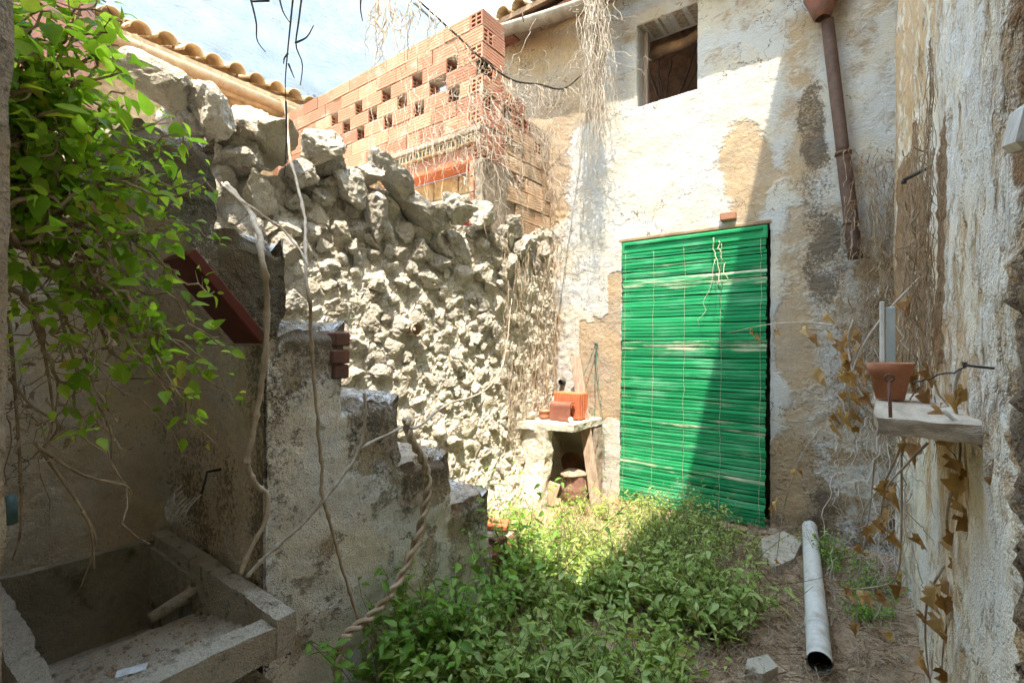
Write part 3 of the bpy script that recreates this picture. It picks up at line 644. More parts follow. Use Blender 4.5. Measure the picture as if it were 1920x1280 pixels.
sm = MB(); RV = [(np.array([v.co[:] for v in me.vertices]), [tuple(p.vertices) for p in me.polygons]) for me in rocks_lo]
for k, (y, z, r) in enumerate(cand[265:]):
    
    if rng.random() < .7: continue
    V, F = RV[k % 8]; Rm = np.array(Matrix.Rotation(rng.uniform(0, 6.28), 3, Vector(rng.normal(size=3)).normalized()))
    sm.add((V@Rm.T)*np.array([r*.6, r*1.1, r*.9])+np.array([XL+.03-.2*r+float(batter(z, y)), y, z]), F)
tag(sm.build('small_stones', M['rubble'], rub, False), kind='stuff')
# capping boulders along the top
for (px, py, w, h, o) in [(292, 150, 125, 105, .10), (395, 212, 125, 85, .07), (475, 238, 90, 60, .05), (505, 262, 130, 75, .04), (598, 278, 85, 100, .05), (560, 330, 70, 60, .03), (452, 300, 75, 75, .02), (740, 342, 120, 66, .07), (855, 392, 80, 58, .05), (655, 350, 85, 80, .05), (690, 325, 60, 45, .03), (905, 405, 70, 55, .04), (960, 425, 55, 45, .02), (705, 410, 95, 85, .05), (790, 400, 110, 90, .05), (615, 300, 50, 80, .03), (340, 230, 80, 50, .0), (430, 265, 60, 45, 0)]:
    c = at(px, py, 'X', XL-.02+o-.10*(px < 800)); z = (c-CAM)@FW
    obj('stone', rocks[(px+py) % 14], rub, rock_axis(c, (.13, w*z/FPX*.55*1.15, h*z/FPX*.5)))
c = at(778, 618, 'X', XL+.05); b = MB(); tube(b, [c-np.array([.04, 0, 0]), c+np.array([.035, -.01, .0])], [.04, .044], None, 10, False); b.build('clay_pipe_stub', M['brickpale'], rub, True)

# ------------------------------------------------------------------ terrace and neighbours
g = MB(); cbox(g, (-6.4, .1, 2.2), (XL-.45, 4.2, 2.36)); tag(fixn(g.mesh('t')) and g.build('terrace', M['conc']), kind='structure')
nb = thing('tiled_neighbour_house', 'tan neighbour house with curved roof tiles and gutter above the stone wall', 'house', (-6.2, 2.3, 2.4))
b = MB(); cbox(b, (-7.2, -1.0, 0), (-6.05, 3.4, 4.42)); fixn(b.build('wall', M['vault'], nb).data)
b = MB(); cbox(b, (-6.3, -1.0, 4.30), (-5.98, 3.4, 4.42), .01); b.build('cornice', M['tile'], nb)
b = MB(); V = np.array([(-5.84, -1.0, 4.44), (-5.84, 3.4, 4.44), (-7.3, 3.4, 5.0), (-7.3, -1, 5.0)]); b.add(np.concatenate([V, V-np.array([0, 0, .05])]), [(0, 1, 2, 3), (7, 6, 5, 4), (0, 4, 5, 1), (1, 5, 6, 2), (2, 6, 7, 3), (3, 7, 4, 0)])
obj('roof', fixn(b.mesh('roof', M['tile'])), nb)
for k in range(17):
    for row in range(3):
        obj('tile', tile_me, nb, Matrix.Translation((-5.80-row*.36+rng.uniform(-.02, .02), -.2+k*.225+rng.uniform(-.01, .01), 4.49+row*.14)) @ Matrix.Rotation(math.pi+rng.uniform(-.05, .05), 4, 'Z') @ Matrix.Rotation(-.365, 4, 'Y') @ Matrix.Diagonal((1, 1.15, 1.15, 1)))
b = MB(); tube(b, [(-5.83, -1, 4.34), (-5.83, 3.3, 4.31)], .062, .062, 12); b.build('gutter', M['gutter_tan'], nb, True)
for y in (1.6, 2.35, 3.0):
    b = MB(); tube(b, [(-5.83+.066*math.cos(a), y, 4.325+.066*math.sin(a)) for a in np.linspace(-2.4, 2.4, 12)], .006, .006, 4); b.build('gutter_bracket', M['gutter_tan'], nb, True)
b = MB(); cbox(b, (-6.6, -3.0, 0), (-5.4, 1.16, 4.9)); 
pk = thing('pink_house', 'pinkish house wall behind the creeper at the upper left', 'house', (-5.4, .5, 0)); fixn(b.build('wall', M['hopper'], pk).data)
gb = thing('whitewashed_building', 'tall whitewashed gable wall rising behind the brick parapet', 'building', (-7.5, 3, 0))
def gable_pos(Y, Z):
    P = np.stack([np.full_like(Y, -7.5), Y, Z], -1); P[..., 0] += .05*fbm(P, .6, 3, seed=95)+.03*fbm(P, 3, 4, seed=96)
    P[..., 2] = np.where(Z > 8.4, Z-np.maximum(0, Y-5.5)*.10, Z); return P
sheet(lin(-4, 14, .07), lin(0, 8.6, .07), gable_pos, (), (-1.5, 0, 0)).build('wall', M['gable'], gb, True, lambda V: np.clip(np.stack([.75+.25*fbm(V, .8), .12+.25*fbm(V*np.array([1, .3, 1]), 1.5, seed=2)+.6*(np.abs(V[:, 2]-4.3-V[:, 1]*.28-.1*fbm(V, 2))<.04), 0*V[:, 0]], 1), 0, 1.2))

# ------------------------------------------------------------------ hollow brick parapet
bp = thing('brick_parapet', 'unfinished hollow clay brick parapet with lattice openings above the rubble wall', 'parapet', (-2.7, 3.1, 2.4))
BL, BH, BW, BY, PITCH = .295, .127, .14, 3.05, .138
def hollow_brick(name, holes):
    mb = MB(); prof = []
    g = .0035
    def side(x0, y0, x1, y1, n=5):
        d = np.array([x1-x0, y1-y0]); L = np.linalg.norm(d); d = d/L; nrm = np.array([-d[1], d[0]])
        for k in range(n):
            for t, dd in ((k/n+.05/n*1, 0), ((k+.86)/n, 0), ((k+.91)/n, g), ((k+.98)/n, g)):
                if k == n-1 and dd: continue
                prof.append(np.array([x0, y0])+d*L*t+nrm*dd)
    w, h = BW/2, BH/2
    side(-w, h, -w, -h); prof.append(np.array([-w, -h])); side(w, -h, w, h); prof.append(np.array([w, h]))
    n = len(prof); V = [(x, p[0], p[1]) for x in (-BL/2, BL/2) for p in prof]
    F = [(i, (i+1) % n, n+(i+1) % n, n+i) for i in range(n)]; mb.add(V, F)
    for s in (-1, 1):
        x = s*(BL/2-.0005)
        ws = [-w, -w+.016, -.008, .008, w-.016, w]; hs = [-h, -h+.014, -.024, -.012, .012, .024, h-.014, h]
        for a in range(5):
            for c in range(7):
                q = [(x, ws[a], hs[c]), (x, ws[a+1], hs[c]), (x, ws[a+1], hs[c+1]), (x, ws[a], hs[c+1])]
                if holes and a % 2 == 1 and c % 2 == 1:
                    q2 = [(x-s*.07, p[1], p[2]) for p in q]; mb.add(q+q2, [(4, 5, 6, 7)]+[(i, (i+1) % 4, 4+(i+1) % 4, 4+i) for i in range(4)])
                else: mb.add(q, [(0, 1, 2, 3)])
    me = mb.mesh(name, M['brick']); return fixn(me)
brick_h = hollow_brick('brick', True); brick_p = brick_h.copy(); brick_p.materials.clear(); brick_p.materials.append(M['brickpale'])
def put_brick(c, along='X', L=BL, jit=.006, pale=False):
    Mx = Matrix.Translation(Vector(c)+Vector(rng.uniform(-jit, jit, 3)*np.array([.7, 1, .5]))) @ Matrix.Rotation((0 if along == 'X' else math.pi/2)+rng.normal(0, .008), 4, 'Z') @ Matrix.Rotation(rng.normal(0, .006), 4, 'Y') @ Matrix.Diagonal((L/BL, 1, 1, 1))
    return obj('brick', brick_p if pale else brick_h, bp, Mx)
Z0 = 3.255; XC = XL
mort = MB()
for row in range(7):
    z = Z0+row*PITCH+BH/2; lat = row in (2, 3, 4)
    x = XC
    if row % 2 == 0:   # brick running into the depth closes the corner
        put_brick((XC-BW/2, BY+BL/2, z), 'Y'); x = XC-BW-.008
    else:
        put_brick((XC-BW/2, BY+BW+.008+(BL-BW)/2, z), 'Y', BL-BW)
    if not lat:
        while x > -6.1:
            L = BL if rng.random() > .12 else BL*.62
            put_brick((x-L/2, BY+BW/2, z), 'X', L); x -= L+.008
        cbox(mort, (-6.1, BY+.018, z-BH/2-.002), (XC-BW-.01, BY+BW-.02, z+BH/2+.008), .002)
    else:
        gap0 = {4: -2.955, 3: -3.17, 2: -2.925}[row]
        first = XC-BW-.008 if row % 2 == 0 else XC
        gx = gap0; e = first
        while e > -6.1:
            g1, g0 = gx-.07, gx+.07           # opening
            L = e-g0
            if L > .04: put_brick((e-L/2, BY+BW/2, z), 'X', min(L, .34), .004)
            e = g1; gx -= .445
            if gx < -4.95: 
                while e > -6.1: put_brick((e-BL/2, BY+BW/2, z), 'X'); e -= BL+.008
    cbox(mort, (-6.1, BY+.006, z+BH/2+.001), (XC-.006, BY+BW-.006, z+BH/2+.010), .002)
    cbox(mort, (XC-BW+.01, BY+.01, z+BH/2+.001), (XC-.006, BY+BL-.01, z+BH/2+.010), .002)
fixn(mort.build('mortar_beds', M['mortar'], bp).data)
# return wall below, ragged, stepping down towards the house
for row in range(-6, 3):
    z = Z0+row*PITCH+BH/2; y0 = BY+.005 if row < -2 else BY+BL+.012
    y1 = YB-.02-max(0, row+1)*.16
    if row == -1 or row == -2: y0 = BY+.16
    if row in (-3, -4, -5, -6): y0 = 3.42
    y = y0+(.13 if row % 2 else 0)
    while y < y1-.1:
        L = min(BL, y1-y); along = 'Y' if rng.random() > .3 else 'X'
        if along == 'X': put_brick((XC-BL/2+.0, y+BW/2, z), 'X', BL, .012, row < 1); y += BW+.01
        else: put_brick((XC-BW/2, y+L/2, z), 'Y', L, .012, row < 1); y += L+.01
cr = MB(); cbox(cr, (XC-.3, 3.40, 2.4), (XC-.025, YB-.03, 3.55)); cbox(cr, (XC-.3, 3.40, 3.55), (XC-.03, YB-.4, 3.66)); fixn(cr.build('mortar_core', M['mortar'], bp).data)
# floor slab edge with vault blocks, lintel, pier and opening
b = MB(); cbox(b, (-6.1, BY-.02, 3.195), (XC+.004, BY+.6, 3.243), .008); b.build('slab', M['mortar'], bp)
for k in range(12):
    x = XC-.02-k*.27
    b = MB()
    cbox(b, (x-.255, BY-.005, 3.115), (x, BY+.25, 3.190), .004); o = b.build('vault_block', M['vault'], bp)
    b = MB()
    for q in range(5): cbox(b, (x-.245+q*.049, BY-.009, 3.13), (x-.212+q*.049, BY-.003, 3.176), .001)
    b.build('hole_shade', M['shadefill'], o)  # thin dark slabs on the face, standing in for shaded hollows
b = MB(); cbox(b, (-3.9, BY+.03, 2.975), (XC-.10, BY+.17, 3.11), .006); b.build('lintel_channel', M['brick'], bp)
b = MB(); cbox(b, (-3.9, BY-.0, 2.955), (XC-.10, BY+.18, 2.985), .004); b.build('lintel_lip', M['redclay'], bp)
for k in range(4):
    b = MB(); x = XC-.13-k*.32; cbox(b, (x-.31, BY+.19, 2.78), (x, BY+.3, 2.96), .005); b.build('facing_brick', M['vault'], bp)
b = MB(); cbox(b, (-4.0, BY+.20, 2.745), (XC-.12, BY+.31, 2.775), .004); b.build('opening_head', M['stone_white'], bp)
b = MB(); cbox(b, (-4.2, BY+.34, 2.36), (XC-.12, BY+.40, 2.95)); b.build('shutter_panel', M['darkred'], bp)
s = MB(); patch(s, (XC+.004, BY, 2.36), (0, .35, 0), (0, 0, .60), 24, 40); patch(s, (XC-.11, BY, 2.36), (.114, 0, 0), (0, 0, .60), 8, 40); patch(s, (XC+.004, BY+.35, 2.36), (-.1, 0, 0), (0, 0, .6), 8, 40)
s.build('pier', M['mortar'], bp, True, disp=lambda V: V+.006*np.stack([fbm(V, 12, 3, seed=i) for i in range(3)], 1))
for k in range(4):
    b = MB(); z = 2.42+k*.135; cbox(b, (XC-.125, BY-.016, z), (XC-.075, BY+.05, z+.125), .004); b.build('brick', M['brick'], bp)
for k in range(2): put_brick((XC-BW/2+.01, BY+.16, 2.975+.07+k*.1), 'Y', BL)

# ------------------------------------------------------------------ corner hearth with shelf
he = thing('corner_hearth', 'small rough stone hearth with a mortar shelf in the corner by the doorway', 'hearth', (-2.3, 3.8, 0))
def rough(a, s=12, seed=0):
    def f(V): return V+a*np.stack([fbm(V, s, 4, seed=seed+i)+.5*np.abs(fbm(V, s*.4, 2, seed=seed+9)) for i in range(3)], 1)
    return f
s = MB(); x0, x1 = -2.56, -2.245
for (o, u, v, a, c) in (((x0, 3.50, -.05), (x1-x0, 0, 0), (0, .0, .72), 30, 60), ((x1, 3.50, -.05), (0, .10, 0), (0, 0, .72), 8, 60), ((x1, 3.60, -.05), (x0-x1, 0, 0), (0, 0, .72), 20, 40)): patch(s, o, u, v, a, c)
def pier_d(V):
    V = rough(.03, 9, 7)(V); V[:, 1] -= .12*sst(.4, 0, V[:, 2])*sst(3.9, 3.5, V[:, 1]); return V
s.build('pier', M['rubble'], he, True, disp=pier_d)
s = MB(); A = [(-2.58, 3.42), (-2.02, 3.60), (-2.02, 4.14), (-2.58, 4.14)]
nn_ = 30; t = np.linspace(0, 1, nn_); 
def bil(u, v): return (1-u)*(1-v)*np.array(A[0])+u*(1-v)*np.array(A[1])+u*v*np.array(A[2])+(1-u)*v*np.array(A[3])
for zt, fl in ((.725, 0), (.665, 1)):
    V = np.array([[list(bil(u, v))+[zt] for v in t] for u in t]).reshape(-1, 3)
    F = [(i*nn_+j, (i+1)*nn_+j, (i+1)*nn_+j+1, i*nn_+j+1) for i in range(nn_-1) for j in range(nn_-1)]; s.add(V, [tuple(reversed(q)) if fl else q for q in F])
for e0, e1 in ((A[0], A[1]), (A[1], A[2])):
    patch(s, (e0[0], e0[1], .665), (e1[0]-e0[0], e1[1]-e0[1], 0), (0, 0, .06), 29, 5)
s.build('shelf', M['rubble'], he, True, disp=rough(.014, 14, 3))
s = MB(); patch(s, (-2.0, 4.1, -.05), (0, -.12, 0), (0, 0, .70), 10, 40); patch(s, (-2.06, 3.98, -.05), (.06, 0, 0), (0, 0, .7), 5, 40); s.build('side_slab', M['mortar'], he, True, disp=rough(.012, 12, 5))
def single(name, mb, mat, label, cat, smooth=False, group=None, fix=True):
    me = mb.mesh(name, M[mat] if isinstance(mat, str) else mat, smooth)
    if fix: fixn(me)
    return tag(obj(name, me), label, cat, group)
SZ = .735
# big orange hollow brick standing on the shelf
hb = thing('orange_brick_block', 'upright orange fluted clay block on the hearth shelf', 'brick', (-2.28, 3.9, SZ))
b = MB(); cbox(b, (-2.36, 3.82, SZ), (-2.09, 3.98, SZ+.235), .004); b.build('body', M['redclay'], hb)
for q in range(8):
    b = MB(); cbox(b, (-2.35+q*.032, 3.808, SZ+.004), (-2.335+q*.032, 3.824, SZ+.23), .003); b.build('flute', M['redclay'], hb)
for q in range(3):
    b = MB(); cbox(b, (-2.088, 3.835+q*.045, SZ+.004), (-2.078, 3.862+q*.045, SZ+.23), .003); b.build('flute', M['redclay'], hb)
b = MB(); th = np.linspace(-.2, math.pi*.62, 14); V = []
rt = thing('brown_ridge_tile', 'dark brown curved ridge tile in front of the orange clay block', 'tile', (-2.3, 3.75, SZ))
pts2 = [(0, 0), (0, .12)]+[(.04-.04*math.cos(a), .12+.04*math.sin(a)) for a in np.linspace(.3, math.pi/2, 5)]+[(.09, .155)]
for x in (-2.33, -2.12):
    for off in (0, .012):
        for (y, z) in pts2: V.append((x, 3.70+y+off, SZ+z-off*.8+.001))
n = len(pts2); F = []
for i in range(n-1): F += [(i, i+1, 2*n+i+1, 2*n+i), (n+i, 3*n+i, 3*n+i+1, n+i+1), (i, n+i, n+i+1, i+1), (2*n+i, 2*n+i+1, 3*n+i+1, 3*n+i)]
F += [(0, 2*n, 3*n, n), (n-1, 2*n-1, 4*n-1, 3*n-1)]
b.add(V, F); obj('shell', fixn(b.mesh('shell', M['glazed'], False)), rt)
b = MB(); lathe(b, [(.0, 0), (.055, 0), (.06, .02), (.05, .055), (.062, .062), (.06, .072), (0, .072)], (-2.40, 3.74, SZ), 18); single('clay_dish_stack', b, 'terra', 'small stacked terracotta dishes beside the brown ridge tile', 'dishes', True)
single('pebble', MB().add(*RV[1]), 'conc', 'rounded grey stone at the front of the hearth shelf', 'stone').matrix_world = rock_axis((-2.47, 3.63, SZ+.025), (.06, .05, .04))
single('pebble', MB().add(*RV[2]), 'stone_white', 'small white stone beside the brown ridge tile', 'stone').matrix_world = rock_axis((-2.10, 3.68, SZ+.02), (.025, .025, .025))
# two dark pipe ends in the wall above
for dx, nm in ((0, 'left'), (.075, 'right')):
    c = at(1037+dx*250, 716, 'Y', YB-.02); b = MB(); tube(b, [c+np.array([0, .05, 0]), c+np.array([0, -.05, 0])], .028, .028, 12, False); tube(b, [c+np.array([0, -.05, 0]), c+np.array([0, .05, 0])], .022, .022, 12, False)
    single('pipe_end', b, 'wire', 'dark open pipe end sticking out above the clay block, the %s one of two' % nm, 'pipe', True, fix=False)
# rusty pan, can and tile shard inside the hearth
pan = MB(); lathe(pan, [(0, 0), (.11, .0), (.125, .035), (.13, .04), (.122, .04), (.105, .01), (0, .01)], (0, 0, 0), 28)
o = single('rusty_pan', pan, 'rustdark', 'round rusty pan leaning at the back of the hearth', 'pan', True); o.matrix_world = Matrix.Translation((-2.22, 4.0, .30)) @ Matrix.Rotation(math.radians(-72), 4, 'X') @ Matrix.Rotation(math.pi, 4, 'X') @ Matrix.Scale(1.05, 4)
can = thing('rusty_can', 'dented rusty metal can with a torn lid standing in the hearth', 'can', (-2.13, 3.8, .02))
b = MB(); pr = []
for i in range(15):
    z = i/14*.235; r = .118-.012*abs(z-.12)/.12+(.004 if i in (3, 4, 6, 7) else 0)-.012*(z < .03); pr.append((r, z))
lathe(b, [(0, 0)]+pr+[(.105, .24), (.10, .20), (0, .19)], (-2.13, 3.8, .02), 28, .012); b.build('body', M['rust'], can, True)
b = MB(); lathe(b, [(0, .045), (.06, .03), (.125, .004), (.128, -.004), (.06, .022), (0, .035)], (-2.135, 3.79, .262), 12, .14); b.build('lid', M['wood'], can, True)
b = MB(); cbox(b, (-.05, -.008, 0), (.05, .008, .20), .004, np.array(Matrix.Translation((-2.25, 3.56, .02)) @ Matrix.Rotation(.35, 4, 'Y') @ Matrix.Rotation(.5, 4, 'Z') @ Matrix.Rotation(-.15, 4, 'X'))); single('tile_shard', b, 'brickpale', 'pinkish clay tile shard leaning against the hearth pier', 'tile')
# leaning plank
pa, pb_ = at(1119, 952, 'Z', .0), at(1079, 668, 'Y', 4.03); d = pb_-pa; L = np.linalg.norm(d); d /= L; wv = np.array([1, .15, 0]); wv -= d*(wv@d); wv /= np.linalg.norm(wv)
Mx = np.eye(4); Mx[:3, 0] = wv; Mx[:3, 1] = np.cross(d, wv); Mx[:3, 2] = d; Mx[:3, 3] = pa
b = MB(); cbox(b, (-.05, -.013, -.01), (.05, .013, L), .004, Mx); single('wooden_plank', b, 'wood', 'weathered wooden plank leaning beside the hearth', 'plank')
# green cord hanging from a nail left of the door
cc = thing('hanging_string', 'thin green cord looped over a nail left of the blind', 'cord', tuple(at(1117, 645, 'Y', YB-.03)))
k0 = at(1117, 645, 'Y', YB-.04); b = MB(); tube(b, wander(k0, at(1135, 860, 'Y', YB-.04), 24, .05), .0035, .003, 5); tube(b, wander(k0, at(1113, 830, 'Y', YB-.04), 24, .03), .003, .003, 5)
tube(b, path([k0, at(1100, 690, 'Y', YB-.06), at(1085, 725, 'Y', YB-.10)], 12), .0035, .003, 5)
for q in range(3):
    c = at(1110, 770+q*16, 'Y', YB-.045); tube(b, [c+np.array([.022*math.cos(a)+.006*math.sin(3*a), -.006, .03*math.sin(a)]) for a in np.linspace(0, 6.28, 14)], .003, .003, 4)
b.build('strands', M['greencord'], cc, True)
b = MB(); tube(b, [k0+np.array([0, .05, 0]), k0+np.array([0, -.03, .004])], .005, .006, 6); b.build('nail', M['wire'], cc)
b = MB()
for q in range(6): tube(b, [k0+rng.normal(0, .008, 3) for _ in range(4)], .004, .004, 4)
b.build('knot', M['greencord'], cc)

# ------------------------------------------------------------------ stone sink
sk = thing('stone_sink', 'old mossy concrete laundry sink with sloping washboard under the stairs', 'sink', (-2.0, .55, 0))
SX0, SX1, SY0, SY1, SRZ = XL+.012, -1.475, .235, .83, .55
def sk_disp(V):
    V = V.copy(); return V+np.stack([.010*fbm(V, 5, 3, seed=120+i)+.006*fbm(V, 22, 3, seed=123+i) for i in range(3)], 1)
def slabm(lo, hi, name, par, st=.02, mat='conc'):
    lo, hi = np.array(lo, float), np.array(hi, float); d = hi-lo; s = MB()
    nx, ny, nz = [max(2, int(q/st)) for q in d]
    patch(s, (lo[0], lo[1], hi[2]), (d[0], 0, 0), (0, d[1], 0), nx, ny); patch(s, (lo[0], hi[1], lo[2]), (d[0], 0, 0), (0, -d[1], 0), nx, ny)
    patch(s, lo, (d[0], 0, 0), (0, 0, d[2]), nx, nz); patch(s, (lo[0], hi[1], hi[2]), (d[0], 0, 0), (0, 0, -d[2]), nx, nz)
    patch(s, (hi[0], lo[1], lo[2]), (0, d[1], 0), (0, 0, d[2]), ny, nz); patch(s, (lo[0], lo[1], hi[2]), (0, d[1], 0), (0, 0, -d[2]), ny, nz)
    return s.build(name, M[mat], par, True, disp=sk_disp)
slabm((SX0, SY1-.06, .12), (-1.74, SY1, SRZ), 'side_wall', sk); slabm((-1.74, SY1-.06, .425), (SX1, SY1, SRZ), 'rim_end', sk); slabm((-1.74, SY0, .425), (SX1, SY0+.06, SRZ), 'rim_end', sk); slabm((SX0, SY0, .12), (-1.74, SY0+.06, SRZ), 'side_wall', sk)
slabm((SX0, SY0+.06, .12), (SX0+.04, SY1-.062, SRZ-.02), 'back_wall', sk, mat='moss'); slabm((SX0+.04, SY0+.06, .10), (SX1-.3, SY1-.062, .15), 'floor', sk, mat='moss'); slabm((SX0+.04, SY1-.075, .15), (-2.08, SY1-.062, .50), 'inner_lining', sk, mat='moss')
slabm((SX1-.085, SY0+.06, .425), (SX1-.003, SY1-.06, SRZ-.025), 'front_lip', sk); slabm((-1.80, SY0+.06, .12), (-1.745, SY1-.06, .40), 'front_wall', sk)
# washboard slopes from the lip back down to its edge over the basin
s = MB(); nx, ny = 44, 36; V = []
for i in range(nx+1):
    for jx in range(ny+1):
        x = -2.07+(SX1-.07+2.07)*i/nx; y = SY0+.05+(SY1-SY0-.10)*jx/ny
        z = .365+.115*(i/nx)+.010*math.sin(i*1.35); V.append((x, y, z))
F = [(i*(ny+1)+q, (i+1)*(ny+1)+q, (i+1)*(ny+1)+q+1, i*(ny+1)+q+1) for i in range(nx) for q in range(ny)]; s.add(V, F)
patch(s, (-2.07, SY1-.05, .33), (0, -(SY1-SY0-.1), 0), (0, 0, .035), ny, 6); patch(s, (-2.07, SY0+.05, .33), (.6, 0, 0), (0, SY1-SY0-.1, 0), 20, 20)
s.build('washboard', M['conc'], sk, True, disp=sk_disp)
b = MB(); tube(b, path([(-2.12, .79, .47), (-2.09, .75, .44), (-2.08, .68, .425), (-2.075, .62, .41)], 12), .028, .018, 8); b.build('soap_ridge', M['conc'], sk, True)
slabm((-2.2, SY1-.20, -.05), (-1.62, SY1-.06, .115), 'support', sk); slabm((-2.2, SY0+.05, -.05), (-1.62, SY0+.2, .115), 'support', sk); slabm((-1.74, SY1-.30, .0), (-1.60, SY1-.10, .42), 'corbel', sk)
b = MB()
for q in range(170):
    x = rng.uniform(-2.02, -1.57); y = rng.uniform(SY0+.08, SY1-.08); z = .368+.115*(x+2.07)/.525
    V, F = RV[q % 8]; r = rng.choice([.002, .003, .004, .007])*rng.uniform(.7, 1.3); b.add(V*np.array([r*1.6, r, r*.6])+np.array([x, y, z+.004]), F)
tag(b.build('litter_crumbs', M['dirt'], sk), kind='stuff')
b = MB(); V = MB(); patch(b, (-.035, -.012, 0), (.07, 0, .004), (0, .024, .006), 5, 3); o = single('white_scrap', b, 'white', 'small white scrap lying on the sink washboard', 'scrap', fix=False); o.matrix_world = Matrix.Translation((-1.68, .46, .468)) @ Matrix.Rotation(1.1, 4, 'Z')
# wire basket on the end wall
wb = thing('wire_basket', 'broken wire basket hanging on the stair end wall above the sink', 'basket', (-2.22, .84, .75))
b = MB(); c0 = at(380, 905, 'Y', .80)
def bk(u, v): # u -1..1 across, v 0..1 down
    return c0+np.array([u*.105, -.02-.07*math.sin(v*2.2)-.02*(1-u*u), -.03-.115*v+.03*u*u])
for q in np.linspace(-1, 1, 7): tube(b, [bk(q*.9, v) for v in np.linspace(.1, 1-.25*q*q, 8)], .0032, .0032, 5)
for v in np.linspace(.35, 1, 4): tube(b, [bk(u, v-.1*u*u) for u in np.linspace(-1+.3*(1-v), 1-.3*(1-v), 10)], .0032, .0032, 5)
b.build('mesh', M['pale_wire'], wb, True)
b = MB(); tube(b, [c0+np.array([.04, .05, .05]), c0+np.array([.04, .0, .05]), c0+np.array([.05, -.01, .02]), c0+np.array([.06, -.03, -.04])], .006, .004, 5); b.build('hook', M['wire'], wb, True)
c = dep(16, 955, 1.02); b = MB(); tube(b, [c+np.array([0, 0, -.03]), c+np.array([0, 0, .03])], .015, .012, 12); single('wall_fitting', b, 'bluejar', 'small blue-green fitting on the doorway jamb', 'fitting', True)

# ------------------------------------------------------------------ things on the right
pot = thing('terracotta_pot', 'terracotta flower pot on the weathered wall sill', 'pot', (.055, 1.78, 1.25))
b = MB(); lathe(b, [(0, 0), (.034, 0), (.046, .07), (.051, .07), (.056, .105), (.050, .107), (.044, .07), (.03, .02), (0, .02)], (.045, 1.80, 1.25), 26); o = b.build('body', M['terra'], pot, True)
b = MB(); lathe(b, [(0, .09), (.046, .085)], (.045, 1.80, 1.25), 16); b.build('soil', M['dirt'], pot)
b = MB(); a = np.array([.035, 1.36, 1.24]); tube(b, [a, a+np.array([-.002, .004, .085])], .0035, .0035, 6)
th = np.linspace(0, 6.28, 12); c = a+np.array([-.002, .004, .093]); tube(b, [c+np.array([.008*math.cos(q), 0, .008*math.sin(q)]) for q in th], .003, .003, 5); single('iron_eye_bolt', b, 'rust', 'thin rusty eye bolt standing on the sill edge', 'bolt', True)
b = MB(); a = at(1835, 692, 'X', .15); tube(b, [a+np.array([.03, .072, 0]), a+np.array([-.008, .09, .004])], .0024, .0024, 6); tube(b, [a+np.array([-.008, .09, -.002]), a+np.array([-.008, .09, .010])], .002, .0045, 6)
tube(b, wander(a+np.array([-.008, .09, .0]), (.06, 1.25, 1.33), 10, .02), .0015, .0015, 4); single('wall_nail', b, 'wire', 'black nail with twisted wire in the flaking wall above the sill', 'nail', True)
b = MB(); a, c = at(1742, 317, 'X', .16), at(1685, 325, 'X', .05); a = np.array([.19, 1.98, 1.98]); c = np.array([.07, 2.2, 2.0]); a = np.array([.19, 2.28, 2.06]); c = np.array([.10, 2.36, 2.04]); tube(b, [a, c], .007, .007, 7); tube(b, [c, c+np.array([0, 0, -.014])], .009, .009, 6); single('iron_rod', b, 'wire', 'short black iron rod sticking out high on the flaking wall', 'rod', True)
# plastic pipe on the ground
pv = thing('plastic_pipe', 'dirty white plastic drain pipe lying on the ground by the corner', 'pipe', (-.25, 3.2, 0))
P = path([(-.355, 4.10, .10), (-.30, 3.6, .085), (-.235, 3.0, .075), (-.172, 2.42, .07)], 24); b = MB()
tube(b, P, .048, .048, 20, False); b.build('tube', M['pvc'], pv, True)
b = MB(); tube(b, P[::-1], .0435, .0435, 20, False); b.build('bore', M['shadefill'], pv, True)  # dark inner sleeve, the shade inside the pipe put into its colour
b = MB(); tube(b, P[18:20], .051, .051, 20, False); b.build('collar', M['pvc'], pv, True)
for nm, lab, pts, zz in (('stone_slab_shard', 'pale broken stone slab by the foot of the green blind', [(1425, 1015), (1470, 1000), (1505, 1022), (1490, 1055), (1455, 1070), (1430, 1050)], .03),
                         ('stone_flake', 'flat buried pale stone at the bottom edge of the courtyard floor', [(1400, 1245), (1440, 1235), (1460, 1260), (1430, 1275), (1395, 1265)], .02)):
    Q = np.array([at(x, y, 'Z', zz) for x, y in pts]); n = len(Q); b = MB(); Q2 = Q.copy(); Q2[:, 2] += .025; cc_ = Q.mean(0); Q2[:, :2] = cc_[:2]+(Q2[:, :2]-cc_[:2])*.95; Q[:, 2] -= .04
    b.add(np.concatenate([Q, Q2]), [tuple(range(n, 2*n)), tuple(reversed(range(n)))]+[(i, (i+1) % n, n+(i+1) % n, n+i) for i in range(n)]); single(nm, b, 'conc', lab, 'stone')

# ------------------------------------------------------------------ dry vines
def strands(mb, starts, ends, n, amp, r, sag=0, jit=.05, npt=14, sides=4):
    for _ in range(n):
        i = rng.integers(len(starts)); a = np.array(starts[i])+rng.normal(0, jit, 3)*np.array([1, .4, 1]); c = np.array(ends[rng.integers(len(ends))])+rng.normal(0, jit, 3)*np.array([1, .4, 1])
        tube(mb, wander(a, c, npt, amp, sag*rng.uniform(.3, 1.2)), r*rng.uniform(.6, 1.4), r*.4, sides, False)
hv = thing('hanging_dry_vine', 'bleached bundle of dry vine stems hanging from the gutter in front of the house wall', 'vine', (-1.95, 3.85, 4.5))
mb = MB()
YV = 3.80
for k in range(85):
    a = np.array([rng.normal(-1.93, .05), YV+rng.normal(0, .04), 4.75]); zl = rng.uniform(2.9, 3.8) if k % 3 else rng.uniform(3.5, 4.3)
    c = np.array([rng.normal(-1.95, .10), YV+rng.normal(0, .07), zl]); tube(mb, wander(a, c, 24, .075), rng.uniform(.003, .0055), .0018, 4, False)
